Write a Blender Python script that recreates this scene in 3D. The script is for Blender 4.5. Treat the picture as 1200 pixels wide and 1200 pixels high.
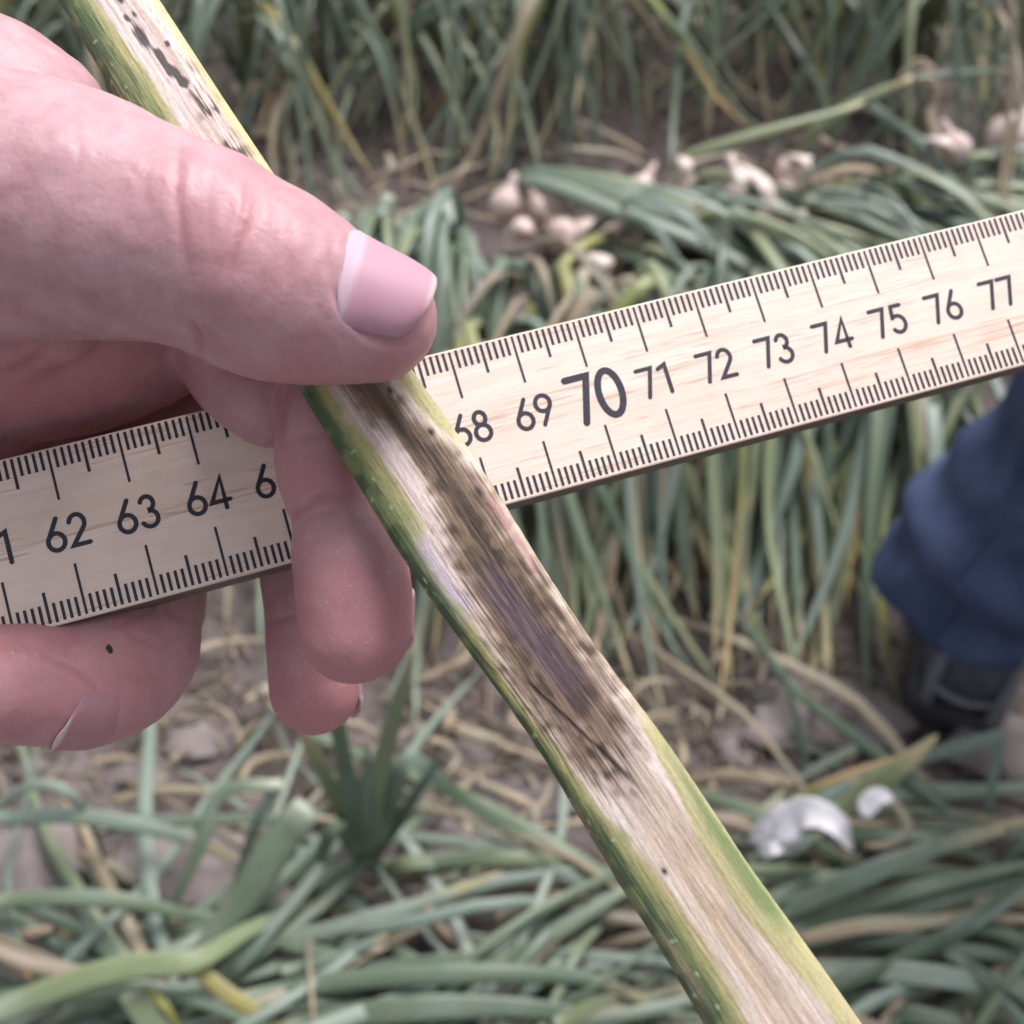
import bpy, bmesh, math, random
import numpy as np
from mathutils import Vector, Matrix
R_ = math.radians
random.seed(7); rng = np.random.default_rng(7)
sc = bpy.context.scene
for o in list(bpy.data.objects): bpy.data.objects.remove(o)
C = sc.collection

# ---------------------------------------------------------------- camera
CAM_H, PITCH, F = 0.95, 50.0, 1449.0            # F: focal length in pixels of a 1200 px wide picture
cp, sp = math.cos(R_(PITCH)), math.sin(R_(PITCH))
RIGHT, DOWN, FWD = Vector((1, 0, 0)), Vector((0, -sp, -cp)), Vector((0, cp, -sp))
cam = bpy.data.cameras.new('camera'); cam_o = bpy.data.objects.new('camera', cam); C.objects.link(cam_o)
cam_o.location = (0, 0, CAM_H); cam_o.rotation_euler = (R_(90 - PITCH), 0, 0)
cam.sensor_width = 36; cam.lens = 36 * F / 1200; cam.clip_start = 0.01; cam.clip_end = 500
cam.dof.use_dof = True; cam.dof.focus_distance = 0.168; cam.dof.aperture_fstop = cam.lens / 1.75
sc.camera = cam_o
# ---------------------------------------------------------------- sky, sun, exposure (bright overcast)
SUN_EL, SUN_AZ = 60.0, 32.0                      # azimuth from +Y towards +X
w = bpy.data.worlds.new('World'); sc.world = w; w.use_nodes = True
nt = w.node_tree; nt.nodes.clear()
sky = nt.nodes.new('ShaderNodeTexSky'); sky.sky_type = 'NISHITA'; sky.sun_disc = False
sky.sun_elevation = R_(SUN_EL); sky.sun_rotation = R_(SUN_AZ); sky.dust_density = 4; sky.air_density = 1.0
hs = nt.nodes.new('ShaderNodeHueSaturation'); hs.inputs['Saturation'].default_value = 0.30
bg = nt.nodes.new('ShaderNodeBackground'); bg.inputs[1].default_value = 0.074
wo = nt.nodes.new('ShaderNodeOutputWorld')
nt.links.new(sky.outputs[0], hs.inputs['Color']); nt.links.new(hs.outputs[0], bg.inputs[0]); nt.links.new(bg.outputs[0], wo.inputs[0])
sun = bpy.data.lights.new('sun', 'SUN'); sun.energy = 1.5; sun.angle = R_(28); sun.color = (1.0, 0.965, 0.975)
sun_o = bpy.data.objects.new('sun', sun); C.objects.link(sun_o)
sd = Vector((math.sin(R_(SUN_AZ)) * math.cos(R_(SUN_EL)), math.cos(R_(SUN_AZ)) * math.cos(R_(SUN_EL)), math.sin(R_(SUN_EL))))
sun_o.rotation_euler = sd.to_track_quat('Z', 'Y').to_euler(); sun_o.location = (0, 0, 5)
vs = sc.view_settings; vs.view_transform = 'Standard'; vs.look = 'None'; vs.exposure = 1.30; vs.gamma = 1; vs.use_curve_mapping = False
sc.cycles.max_bounces = 6; sc.cycles.diffuse_bounces = 3; sc.cycles.glossy_bounces = 2

# ---------------------------------------------------------------- helpers
CAMV = Vector((0, 0, CAM_H))
MW = np.array([[1, 0, 0], [0, -sp, cp], [0, -cp, -sp]])          # held things are measured in cm from the lens: right, down, forward
def held(P): return np.asarray(P, float) @ MW.T * 0.01 + np.array([0, 0, CAM_H])
def gp(px, py, h=0.0):                                            # point at height h seen along a sight line
    d = RIGHT * ((px - 600) / F) + DOWN * ((py - 600) / F) + FWD
    t = (CAM_H - h) / -d.z
    return CAMV + d * t
def empty(name, loc, label, cat, group=None):
    o = bpy.data.objects.new(name, None); C.objects.link(o); o.location = loc; o.empty_display_size = 0.05
    return tag(o, label, cat, group)
def tag(o, label=None, cat=None, group=None, kind=None):
    if label: o['label'] = label
    if cat: o['category'] = cat
    if group: o['group'] = group
    if kind: o['kind'] = kind
    return o
def mesh_obj(name, V, Fc, mat, parent=None, origin=None, smooth=True, uv=None, cols=None):
    V = np.asarray(V, float)
    o3 = np.array(origin if origin is not None else (parent.location if parent is not None else (0, 0, 0)), float)
    me = bpy.data.meshes.new(name)
    if isinstance(Fc, np.ndarray):
        n, k = Fc.shape
        me.vertices.add(len(V)); me.vertices.foreach_set('co', (V - o3).astype(np.float32).ravel())
        me.loops.add(n * k); me.loops.foreach_set('vertex_index', Fc.astype(np.int32).ravel())
        me.polygons.add(n); me.polygons.foreach_set('loop_start', np.arange(0, n * k, k, dtype=np.int32))
        me.update(calc_edges=True)
    else:
        me.from_pydata((V - o3).tolist(), [], Fc)
    if smooth: me.polygons.foreach_set('use_smooth', np.ones(len(me.polygons), bool))
    for nm, a in (cols or {}).items():
        a = np.asarray(a, np.float32)
        if a.ndim == 1:
            at = me.attributes.new(nm, 'FLOAT', 'POINT'); at.data.foreach_set('value', a)
        else:
            at = me.attributes.new(nm, 'FLOAT_COLOR', 'POINT')
            at.data.foreach_set('color', np.concatenate([a, np.ones((len(a), 1), np.float32)], 1).ravel())
    me.materials.append(mat)
    o = bpy.data.objects.new(name, me); C.objects.link(o)
    if parent is not None: o.parent = parent; o.location = (0, 0, 0)
    else: o.location = o3
    return o
def catmull(P, n):
    P = np.asarray(P, float)
    if len(P) < 3:
        t = np.linspace(0, 1, n)[:, None]; return P[0] * (1 - t) + P[-1] * t
    Q = np.vstack([2 * P[0] - P[1], P, 2 * P[-1] - P[-2]])
    s = np.linspace(0, len(P) - 1 - 1e-6, n); i = s.astype(int); t = (s - i)[:, None]
    a, b, c, d = Q[i], Q[i + 1], Q[i + 2], Q[i + 3]
    return 0.5 * (2 * b + (c - a) * t + (2 * a - 5 * b + 4 * c - d) * t**2 + (3 * b - a - 3 * c + d) * t**3)
LAT3 = rng.random((32, 32, 32)).astype(np.float32)
def noise3(P, s):
    P = np.asarray(P, np.float32) * s; i = np.floor(P).astype(int); f = P - i; f = f * f * (3 - 2 * f); i &= 31; j = (i + 1) & 31
    x0, y0, z0 = i[:, 0], i[:, 1], i[:, 2]; x1, y1, z1 = j[:, 0], j[:, 1], j[:, 2]; fx, fy, fz = f.T
    a = LAT3[x0, y0, z0] * (1 - fx) + LAT3[x1, y0, z0] * fx; b = LAT3[x0, y1, z0] * (1 - fx) + LAT3[x1, y1, z0] * fx
    c = LAT3[x0, y0, z1] * (1 - fx) + LAT3[x1, y0, z1] * fx; d = LAT3[x0, y1, z1] * (1 - fx) + LAT3[x1, y1, z1] * fx
    return ((a * (1 - fy) + b * fy) * (1 - fz) + (c * (1 - fy) + d * fy) * fz) * 2 - 1
def noise2(x, y, z=0.0): return noise3(np.stack([x, y, np.full_like(x, z)], 1), 1.0)
def sstep(a, b, x): t = np.clip((x - a) / (b - a), 0, 1); return t * t * (3 - 2 * t)

# ---------------------------------------------------------------- materials
class NB:
    def __init__(s, name):
        s.m = bpy.data.materials.new(name); s.m.use_nodes = True; s.t = s.m.node_tree
        s.b = s.t.nodes['Principled BSDF']
    def n(s, typ, **k):
        x = s.t.nodes.new('ShaderNode' + typ)
        for a, v in k.items():
            if a.startswith('i_'):
                key = a[2:]; key = int(key) if key.isdigit() else key.replace('_', ' ')
                x.inputs[key].default_value = v
            else: setattr(x, a, v)
        return x
    def l(s, a, b): s.t.links.new(a, b)
    def ramp(s, fac, stops):
        r = s.n('ValToRGB'); e = r.color_ramp.elements
        while len(e) < len(stops): e.new(0.5)
        for q, (p, c) in zip(e, stops): q.position = p; q.color = (*c, 1) if len(c) == 3 else c
        s.l(fac, r.inputs[0]); return r.outputs[0]
    def noise(s, scale, detail=4, rough=.55, vec=None, **k):
        x = s.n('TexNoise', **k); x.inputs['Scale'].default_value = scale; x.inputs['Detail'].default_value = detail; x.inputs['Roughness'].default_value = rough
        if vec is not None: s.l(vec, x.inputs['Vector'])
        return x.outputs['Fac']
    def mix(s, fac, a, b, mode='MIX'):
        x = s.n('MixRGB', blend_type=mode)
        for i, v in ((0, fac), (1, a), (2, b)):
            if isinstance(v, (int, float)): x.inputs[i].default_value = v
            elif isinstance(v, tuple): x.inputs[i].default_value = (*v, 1)
            else: s.l(v, x.inputs[i])
        return x.outputs[0]
    def math(s, op, a, b=0.0):
        x = s.n('Math', operation=op)
        for i, v in ((0, a), (1, b)):
            if isinstance(v, (int, float)): x.inputs[i].default_value = v
            else: s.l(v, x.inputs[i])
        return x.outputs[0]
    def bump(s, h, strength, dist, prev=None):
        x = s.n('Bump'); x.inputs['Strength'].default_value = strength; x.inputs['Distance'].default_value = dist
        s.l(h, x.inputs['Height'])
        if prev is not None: s.l(prev, x.inputs['Normal'])
        return x.outputs[0]
    def obj(s): return s.n('TexCoord').outputs['Object']
    def mapv(s, vec, scale):
        x = s.n('Mapping'); x.inputs['Scale'].default_value = scale; s.l(vec, x.inputs['Vector']); return x.outputs[0]
    def attr(s, nm): return s.n('Attribute', attribute_name=nm)
    def set(s, **k):
        for a, v in k.items():
            i = s.b.inputs[a.replace('_', ' ')]
            if isinstance(v, (int, float)): i.default_value = v
            elif isinstance(v, tuple): i.default_value = (*v, 1) if i.type == 'RGBA' else v
            else: s.l(v, i)
        return s.m

def mat_skin():
    b = NB('skin'); o = b.obj()
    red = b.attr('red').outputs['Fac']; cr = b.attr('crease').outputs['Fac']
    n1 = b.noise(90, 3, .6, o); n2 = b.noise(420, 3, .6, o)
    base = b.mix(b.ramp(b.noise(150, 5, .7, o), [(.36, (0, 0, 0)), (.64, (1, 1, 1))]), (.415, .235, .265), (.535, .34, .375))
    base = b.mix(red, base, (.47, .19, .205))
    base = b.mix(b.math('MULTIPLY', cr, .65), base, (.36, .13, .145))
    base = b.mix(b.math('MULTIPLY', b.ramp(n2, [(.50, (0, 0, 0)), (.72, (1, 1, 1))]), .34), base, (.50, .255, .275))
    vo = b.n('TexVoronoi', feature='DISTANCE_TO_EDGE'); vo.inputs['Scale'].default_value = 900; b.l(b.mapv(o, (1, 1.0, .55)), vo.inputs['Vector'])
    h = b.ramp(vo.outputs['Distance'], [(0, (0, 0, 0)), (.25, (1, 1, 1))])
    nb = b.bump(h, .10, .0002); nb = b.bump(b.noise(380, 4, .65, o), .13, .0008, nb); nb = b.bump(b.noise(2600, 3, .7, o), .16, .0002, nb); nb = b.bump(b.noise(1.0, 3, .6, b.mapv(o, (2400, 500, 500))), .10, .0003, nb)
    pad = b.attr('pad').outputs['Fac']; fk = b.noise(1300, 4, .75, o)
    base = b.mix(b.math('MULTIPLY', b.ramp(fk, [(.60, (0, 0, 0)), (.70, (1, 1, 1))]), pad), base, (.66, .50, .45))
    rg = b.ramp(b.noise(300, 3, .6, o), [(.3, (.34,) * 3), (.7, (.55,) * 3)])
    b.b.subsurface_method = 'RANDOM_WALK'
    return b.set(Base_Color=base, Roughness=rg, Normal=nb, Subsurface_Weight=.5, Subsurface_Radius=(1.0, .35, .2), Subsurface_Scale=.0012, Specular_IOR_Level=.38)
def mat_nail(name, lun=True):
    b = NB(name); c = b.attr('col').outputs['Color']; o = b.obj()
    nb = b.bump(b.noise(500, 2, .5, b.mapv(o, (1, 1, 1))), .06, .0002)
    return b.set(Base_Color=c, Roughness=.48, Subsurface_Weight=.5, Subsurface_Radius=(1, .5, .4), Subsurface_Scale=.001, Specular_IOR_Level=.36, Normal=nb)
def mat_wood():
    b = NB('pale_wood'); o = b.obj()
    wob = b.mix(.006, o, b.n('TexNoise', i_Scale=40.0).outputs['Color'], 'ADD')
    g1 = b.noise(1.0, 5, .62, b.mapv(wob, (7, 650, 300)))
    g2 = b.noise(1.0, 2, .5, b.mapv(wob, (5, 800, 400)))
    g3 = b.noise(1.0, 3, .5, b.mapv(o, (10, 130, 60)))
    c = b.mix(b.ramp(g1, [(.35, (0, 0, 0)), (.68, (1, 1, 1))]), (.80, .68, .605), (.735, .565, .47))
    c = b.mix(b.math('MULTIPLY', b.ramp(g3, [(.5, (0, 0, 0)), (.72, (1, 1, 1))]), .4), c, (.68, .50, .40))
    c = b.mix(b.math('MULTIPLY', b.ramp(g2, [(.585, (0, 0, 0)), (.68, (1, 1, 1))]), .6), c, (.48, .27, .19))
    sm = b.ramp(b.noise(160, 4, .6, o), [(.5, (0, 0, 0)), (.8, (1, 1, 1))])
    c = b.mix(b.math('MULTIPLY', sm, .22), c, (.42, .33, .28))
    return b.set(Base_Color=c, Roughness=.5, Normal=b.bump(g2, .12, .0003), Specular_IOR_Level=.3)
def mat_wood_edge():
    b = NB('wood_edge_painted_shade'); o = b.obj()
    g = b.noise(1.0, 4, .6, b.mapv(o, (30, 600, 900)))
    return b.set(Base_Color=b.ramp(g, [(.3, (.07, .055, .045)), (.7, (.16, .125, .10))]), Roughness=.6)  # same wood as the face; shade of the ruler's long edges put into the colour
def mat_ink():
    b = NB('blue_black_ink'); o = b.obj()
    n = b.noise(1500, 3, .7, o)
    return b.set(Base_Color=b.ramp(n, [(.3, (.008, .008, .018)), (.8, (.03, .029, .05))]), Roughness=.5)
def mat_stalk():
    b = NB('stalk'); o = b.obj(); c = b.attr('col').outputs['Color']; uvx = b.attr('fib').outputs['Vector']
    f = b.noise(1.0, 5, .68, b.mapv(uvx, (70, 5.0, 0)))
    c = b.mix(.8, c, b.ramp(b.noise(1.0, 6, .75, b.mapv(uvx, (26, 11, 0))), [(.28, (.62, .60, .58)), (.5, (1, 1, 1)), (.8, (1.12, 1.12, 1.12))]), 'MULTIPLY')
    c2 = b.mix(.48, c, b.ramp(f, [(.25, (.45, .43, .42)), (.5, (.98, .98, .98)), (.8, (1.0, 1.0, 1.0))]), 'MULTIPLY')
    nb = b.bump(f, .45, .0004); nb = b.bump(b.noise(1600, 2, .6, o), .1, .0002, nb)
    return b.set(Base_Color=c2, Roughness=.52, Normal=nb, Specular_IOR_Level=.4, Subsurface_Weight=.12, Subsurface_Radius=(1, 1, .5), Subsurface_Scale=.001)
def mat_leaf(name, cols, tip, base=(.42, .46, .36), tipstart=.72, rough=.40):
    b = NB(name); al = b.attr('along').outputs['Fac']; oi = b.n('ObjectInfo').outputs['Random']; o = b.obj()
    c = b.ramp(oi, [(i / (len(cols) - 1), k) for i, k in enumerate(cols)])
    n = b.noise(35, 3, .6, o)
    c = b.mix(b.math('MULTIPLY', b.ramp(n, [(.4, (0, 0, 0)), (.75, (1, 1, 1))]), .35), c, (.17, .19, .11))
    c = b.mix(b.math('MULTIPLY', b.ramp(b.noise(14, 2, .5, o), [(.45, (0, 0, 0)), (.75, (1, 1, 1))]), .5), c, (.24, .30, .27))
    aw = b.math('ADD', al, b.math('MULTIPLY', b.math('SUBTRACT', b.noise(20, 3, .6, o), .5), .35))
    aw = b.math('ADD', aw, b.math('MULTIPLY', b.math('SUBTRACT', b.math('FRACT', b.math('MULTIPLY', oi, 7.31)), .5), .45))
    c = b.mix(b.ramp(aw, [(tipstart, (0, 0, 0)), (min(.99, tipstart + .22), (1, 1, 1))]), c, tip)
    c = b.mix(b.ramp(al, [(0, (1, 1, 1)), (.16, (0, 0, 0))]), c, base)
    fb = b.noise(1.0, 3, .6, b.mapv(b.attr('uvv').outputs['Vector'], (9, 1.2, 0)))
    c = b.mix(.35, c, b.ramp(fb, [(.3, (.55, .55, .5)), (.7, (1, 1, 1))]), 'MULTIPLY')
    return b.set(Base_Color=c, Roughness=rough, Specular_IOR_Level=.45, Normal=b.bump(fb, .3, .0015))
def mat_plain(name, cols, scale, rough=.8, bumpd=.002, bs=.4, detail=5):
    b = NB(name); o = b.obj(); n = b.noise(scale, detail, .62, o)
    return b.set(Base_Color=b.ramp(n, [(.25 + .5 * i / (len(cols) - 1), k) for i, k in enumerate(cols)]), Roughness=rough, Normal=b.bump(b.noise(scale * 2.3, detail, .65, o), bs, bumpd))
def mat_rand(name, cols, rough=.8):
    b = NB(name); oi = b.attr('rnd').outputs['Fac']
    return b.set(Base_Color=b.ramp(oi, [(i / (len(cols) - 1), k) for i, k in enumerate(cols)]), Roughness=rough)
def mat_soil():
    b = NB('soil'); o = b.n('TexCoord').outputs['Object']
    n1 = b.noise(6, 6, .65, o); n2 = b.noise(60, 5, .7, o); n3 = b.noise(260, 4, .7, o)
    c = b.ramp(n1, [(.3, (.105, .084, .080)), (.7, (.195, .162, .158))])
    c = b.mix(b.ramp(n2, [(.35, (0, 0, 0)), (.7, (1, 1, 1))]), c, (.25, .215, .212))
    c = b.mix(b.math('MULTIPLY', b.ramp(n3, [(.45, (0, 0, 0)), (.7, (1, 1, 1))]), .5), c, (.085, .066, .060))
    nb = b.bump(n2, .7, .012); nb = b.bump(n3, .6, .004, nb)
    return b.set(Base_Color=c, Roughness=.95, Normal=nb, Specular_IOR_Level=.15)
def mat_denim():
    b = NB('denim'); o = b.obj()
    n = b.noise(30, 4, .6, o); wv = b.noise(1400, 2, .5, o)
    c = b.ramp(n, [(.3, (.028, .040, .092)), (.7, (.070, .090, .175))])
    c = b.mix(b.math('MULTIPLY', wv, .3), c, (.09, .12, .2))
    return b.set(Base_Color=c, Roughness=.85, Normal=b.bump(wv, .3, .0006), Specular_IOR_Level=.2)
M = dict(skin=mat_skin(), nail=mat_nail('nail'), wood=mat_wood(), edge=mat_wood_edge(), ink=mat_ink(), stalk=mat_stalk(), soil=mat_soil(), denim=mat_denim())
G1 = [(.115, .165, .112), (.078, .116, .080), (.145, .192, .118), (.092, .138, .102), (.175, .212, .125)]
M['leaf'] = mat_leaf('onion_leaf', G1, (.36, .31, .19), tipstart=.86)
M['leaf_blue'] = mat_leaf('blue_green_leaf', [(.140, .195, .160), (.21, .26, .225), (.16, .215, .17), (.26, .305, .26)], (.36, .33, .2), tipstart=.9)
M['leaf_pale'] = mat_leaf('pale_green_leaf', [(.19, .235, .125), (.26, .285, .15), (.21, .25, .15)], (.42, .36, .21), tipstart=.84)
M['leaf_yellow'] = mat_leaf('yellowing_leaf', [(.30, .29, .085), (.24, .26, .09), (.36, .29, .10)], (.46, .32, .16), base=(.25, .3, .12), tipstart=.7)
M['leaf_far'] = mat_leaf('far_onion_leaf', [(.092, .132, .090), (.122, .165, .108), (.074, .108, .078), (.15, .19, .12), (.175, .20, .11)], (.34, .28, .17), tipstart=.86)
M['leaf_dry'] = mat_leaf('dry_leaf', [(.31, .245, .165), (.40, .33, .24), (.24, .18, .125), (.35, .26, .195)], (.4, .32, .22), base=(.32, .26, .17), tipstart=.8, rough=.7)
M['bulb'] = mat_plain('onion_skin', [(.42, .26, .19), (.62, .49, .45), (.74, .65, .63)], 70, .55, .001, .3)
M['papery'] = mat_plain('papery_neck', [(.50, .38, .33), (.68, .57, .52), (.76, .68, .65)], 60, .55, .001, .3)
M['peel'] = mat_plain('white_peel', [(.62, .59, .62), (.78, .76, .79)], 60, .45, .001, .2)
M['root'] = mat_plain('root', [(.36, .29, .22), (.5, .42, .34)], 200, .9)
M['clod'] = mat_plain('dry_clod', [(.16, .133, .128), (.215, .182, .178), (.26, .225, .222)], 38, .95, .004, .6)
M['straw'] = mat_rand('straw', [(.25, .20, .14), (.14, .11, .085), (.36, .30, .225), (.20, .155, .12), (.12, .095, .078)])
M['shoe'] = mat_plain('charcoal_shoe_leather', [(.07, .071, .095), (.115, .115, .15)], 60, .6, .001, .3)
M['shoe_trim'] = mat_plain('grey_shoe_trim', [(.16, .16, .19), (.22, .22, .25)], 60, .6, .001, .3)
M['sole'] = mat_plain('black_sole', [(.05, .05, .06), (.09, .088, .10)], 50, .8)
M['dirt'] = mat_plain('dirt', [(.03, .022, .02), (.06, .045, .04)], 300, .9)

# ---------------------------------------------------------------- the ground
def ground_h(x, y):
    x = np.atleast_1d(np.asarray(x, float)); y = np.atleast_1d(np.asarray(y, float))
    h = 0.018 * noise2(x * 5, y * 5, .3) + 0.010 * noise2(x * 14, y * 14, 4.2) + 0.006 * noise2(x * 37, y * 37, 9.1) + .003 * noise2(x * 90, y * 90, 2.7)
    h = h + 0.05 * np.exp(-((y - .98) / .22)**2) + .05 * np.exp(-((y - 1.95) / .28)**2) + .02 * np.exp(-((y - .28) / .16)**2) - .015
    return h * np.exp(-((x / 6)**4)) * np.exp(-((y / 7)**4))
def grid_axis(lo, hi, step, far, n): 
    a = np.arange(lo, hi + step / 2, step); g = np.geomspace(step * 1.5, far, n)
    return np.concatenate([lo - g[::-1], a, hi + g])
gx = grid_axis(-1.5, 1.5, .0095, 70, 26); gy = grid_axis(-.1, 2.7, .0095, 70, 26)
X, Y = np.meshgrid(gx, gy, indexing='ij'); Z = ground_h(X.ravel(), Y.ravel())
i = np.arange(len(gx) - 1)[:, None] * len(gy) + np.arange(len(gy) - 1)[None]
Fq = np.stack([i, i + len(gy), i + len(gy) + 1, i + 1], -1).reshape(-1, 4)
ZG = Z.reshape(X.shape); NX0, NY0 = int(np.searchsorted(gx, -1.5 + 1e-6)), int(np.searchsorted(gy, -.1 + 1e-6))
def gh(x, y): return float(ZG[min(max(int((x - gx[NX0]) / .0095 + .5), -20) + NX0, len(gx) - 1), min(max(int((y - gy[NY0]) / .0095 + .5), -20) + NY0, len(gy) - 1)])
tag(mesh_obj('ground', np.stack([X.ravel(), Y.ravel(), Z], 1), Fq, M['soil'], origin=(0, 0, 0)), 'bare grey brown field soil between the onion rows', kind='structure')

# ---------------------------------------------------------------- leaves
def leaf_mesh(P, hw, flat=.45, base=.6, tip=.12, n=15, sides=7, twist=0.0, fold=0.0):
    P = catmull(P, n); T = np.gradient(P, axis=0); T /= np.linalg.norm(T, axis=1)[:, None] + 1e-12
    up = np.array([0.02, -.35, 1.0]); V = []; s = np.linspace(0, 1, n)
    prof = np.interp(s, [0, .15, .45, .8, .95, 1], [base, .95, 1, .62, .30, tip])
    ang = np.linspace(0, 2 * math.pi, sides, endpoint=False)
    for k in range(n):
        S = np.cross(T[k], up); S /= np.linalg.norm(S) + 1e-9; N = np.cross(S, T[k])
        if twist: c_, s_ = math.cos(twist * s[k]), math.sin(twist * s[k]); S, N = S * c_ + N * s_, N * c_ - S * s_
        w_ = hw * prof[k]; ft = flat + (1 - flat) * max(0, 1 - s[k] * 5) * .8
        V.append(P[k] + np.outer(np.cos(ang) * w_, S) + np.outer(np.sin(ang) * w_ * ft - fold * w_ * (np.abs(np.cos(ang)))**2 * -1, N))
    V = np.concatenate(V); Fc = []
    for k in range(n - 1):
        for j in range(sides):
            a = k * sides + j; b = k * sides + (j + 1) % sides
            Fc.append((a, b, b + sides, a + sides))
    Fc.append(tuple(range(sides - 1, -1, -1))); Fc.append(tuple((n - 1) * sides + j for j in range(sides)))
    al = np.repeat(s, sides); uu = np.tile(np.abs(np.linspace(-1, 1, sides)), n)
    return V, Fc, {'along': al, 'uvv': np.stack([uu, al * 10, al * 0], 1)}
def add_leaf(parent, P, hw, mat, name='leaf', **k):
    V, Fc, cols = leaf_mesh(P, hw, **k)
    return mesh_obj(name, V, Fc, M[mat], parent, cols=cols)
def px_leaf(parent, pts, wcm, mat, **k):
    return add_leaf(parent, [tuple(gp(a, b, h + .0)) for a, b, h in pts], wcm * .005, mat, **k)
def lathe(prof, c, axis, n=12, wob=0.0):
    axis = Vector(axis).normalized(); s = axis.orthogonal().normalized(); t = axis.cross(s); V = []; Fc = []
    ph = random.random() * 9
    for r, z in prof:
        for j in range(n):
            a = 2 * math.pi * j / n; rr = r * (1 + wob * math.sin(3 * a + ph + z * 60))
            V.append(Vector(c) + s * (rr * math.cos(a)) + t * (rr * math.sin(a)) + axis * z)
    for k in range(len(prof) - 1):
        for j in range(n):
            a = k * n + j; b = k * n + (j + 1) % n; Fc.append((a, b, b + n, a + n))
    Fc.append(tuple(range(n - 1, -1, -1))); Fc.append(tuple((len(prof) - 1) * n + j for j in range(n)))
    return [tuple(v) for v in V], Fc
def add_bulb(parent, c, axis, r):
    pr = [(.12, -.95), (.5, -.85), (.85, -.5), (1, 0), (.9, .4), (.62, .8), (.34, 1.15), (.24, 1.6), (.20, 2.0)]
    V, Fc = lathe([(a * r, b * r) for a, b in pr], c, axis, 14, .03)
    b = mesh_obj('bulb', V, Fc, M['bulb'], parent)
    ax = Vector(axis).normalized(); RV = []; RF = []
    for k in range(9):
        d = (-ax + Vector((random.uniform(-1, 1), random.uniform(-1, 1), random.uniform(-.6, .6))) * .7).normalized()
        p0 = Vector(c) - ax * r * .85; p1 = p0 + d * r * .7; p2 = p1 + (d + Vector((0, 0, -.5))) * r * .5
        v, f, _ = leaf_mesh([tuple(p0), tuple(p1), tuple(p2)], .0009, 1, n=4, sides=3)
        q = len(RV); RV += v.tolist(); RF += [tuple(q + i_ for i_ in ff) for ff in f]
    ro = mesh_obj('roots', RV, RF, M['root'], b, origin=parent.location); ro['kind'] = 'stuff'
    return b
def drape(base, ang, L, rise, n=5, sway=.15, end_h=.012, lift=0.0):
    """a leaf that leaves the bulb, arches up by `rise` and comes down on whatever lies there"""
    x, y = base[0], base[1]; pts = []; a = ang
    for k in range(n + 1):
        t = k / n
        z = gh(x, y) + lift * (1 - .6 * t) + .02 * (1 - t) + rise * math.sin(math.pi * min(1, t * 1.15)**.8) + end_h * t
        pts.append((x, y, z)); a += random.uniform(-sway, sway)
        x += math.cos(a) * L / n; y += math.sin(a) * L / n
    return pts
def onion(base, ang, label, group, nl=6, L=(.32, .5), rise=(.03, .10), spread=.28, mats=('leaf',), bulb=True, w=(.9, 1.7), lift=(0, .05), sway=.14, r=None, n=13, flat=(.2, .5)):
    x, y = base; z = gh(x, y)
    e = empty('onion_plant', (x, y, z), label, 'onion plant', group)
    d = (math.cos(ang), math.sin(ang), .25); r = r or random.uniform(.016, .024)
    if bulb: add_bulb(e, (x, y, z + r * .8), d, r)
    nx, ny = x + d[0] * r * 1.2, y + d[1] * r * 1.2
    for k in range(nl):
        a = ang + random.gauss(0, spread)
        p = drape((nx, ny), a, random.uniform(*L), random.uniform(*rise), sway=sway, lift=random.uniform(*lift))
        p[0] = (x + d[0] * r, y + d[1] * r, z + r * 1.1)
        nm = random.choice(mats)
        add_leaf(e, p, random.uniform(*w) * .005, nm, name='dry_leaf' if nm == 'leaf_dry' else 'leaf', flat=random.uniform(*flat), n=n, twist=random.uniform(-.8, .8), fold=random.uniform(-.2, .3))
    return e

# --- far row: dense green tops flopped towards the camera
for k in range(104):
    x = -1.25 + 2.5 * ((k * 37 % 104) + random.random()) / 104; y = 1.56 + random.random() * .8 - (.10 if x < -.25 else 0)
    onion((x, y), R_(-90 + random.gauss(0, 40)), 'leafy green onion plant tangled in the far row beyond the strip of bare soil', 'onion plants in the far row', nl=10, L=(.20, .42), rise=(.05, .20), spread=.95,
          mats=('leaf_far',) * 9 + ('leaf_dry', 'leaf_yellow', 'leaf_pale'), bulb=k % 3 == 0, w=(.7, 1.6), lift=(0, .14), sway=.42, n=11)
# --- middle row, left and centre: bulbs away, tops hanging towards the camera
for k in range(34):
    px = -330 + 930 * (k + random.random()) / 34
    b = gp(px, random.uniform(250, 330), .05); 
    onion((b.x, b.y), R_(-90 + random.gauss(0, 7)), 'pulled onion plant laid in the middle row with its tops hanging straight into the furrow', 'onion plants in the middle row with hanging tops', nl=7, L=(.34, .52), rise=(.03, .10), spread=.20,
          mats=('leaf', 'leaf', 'leaf_blue', 'leaf_blue', 'leaf_pale', 'leaf_dry'), w=(.7, 1.6), lift=(0, .07), sway=.17)
for k in range(36):
    px = 540 + 640 * (k + random.random()) / 36
    b = gp(px, random.uniform(350, 430), .06); lean = -90 - 22 * max(0, (px - 640) / 400)
    onion((b.x, b.y), R_(lean + random.gauss(0, 7)), 'pulled onion plant laid in the middle row with its tops hanging straight into the furrow', 'onion plants in the middle row with hanging tops', nl=8, L=(.22, .42), rise=(.03, .11), spread=.22,
          mats=('leaf', 'leaf_pale', 'leaf_pale', 'leaf', 'leaf_blue', 'leaf_yellow', 'leaf_dry'), w=(.7, 1.7), lift=(0, .07), sway=.18)
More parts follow.
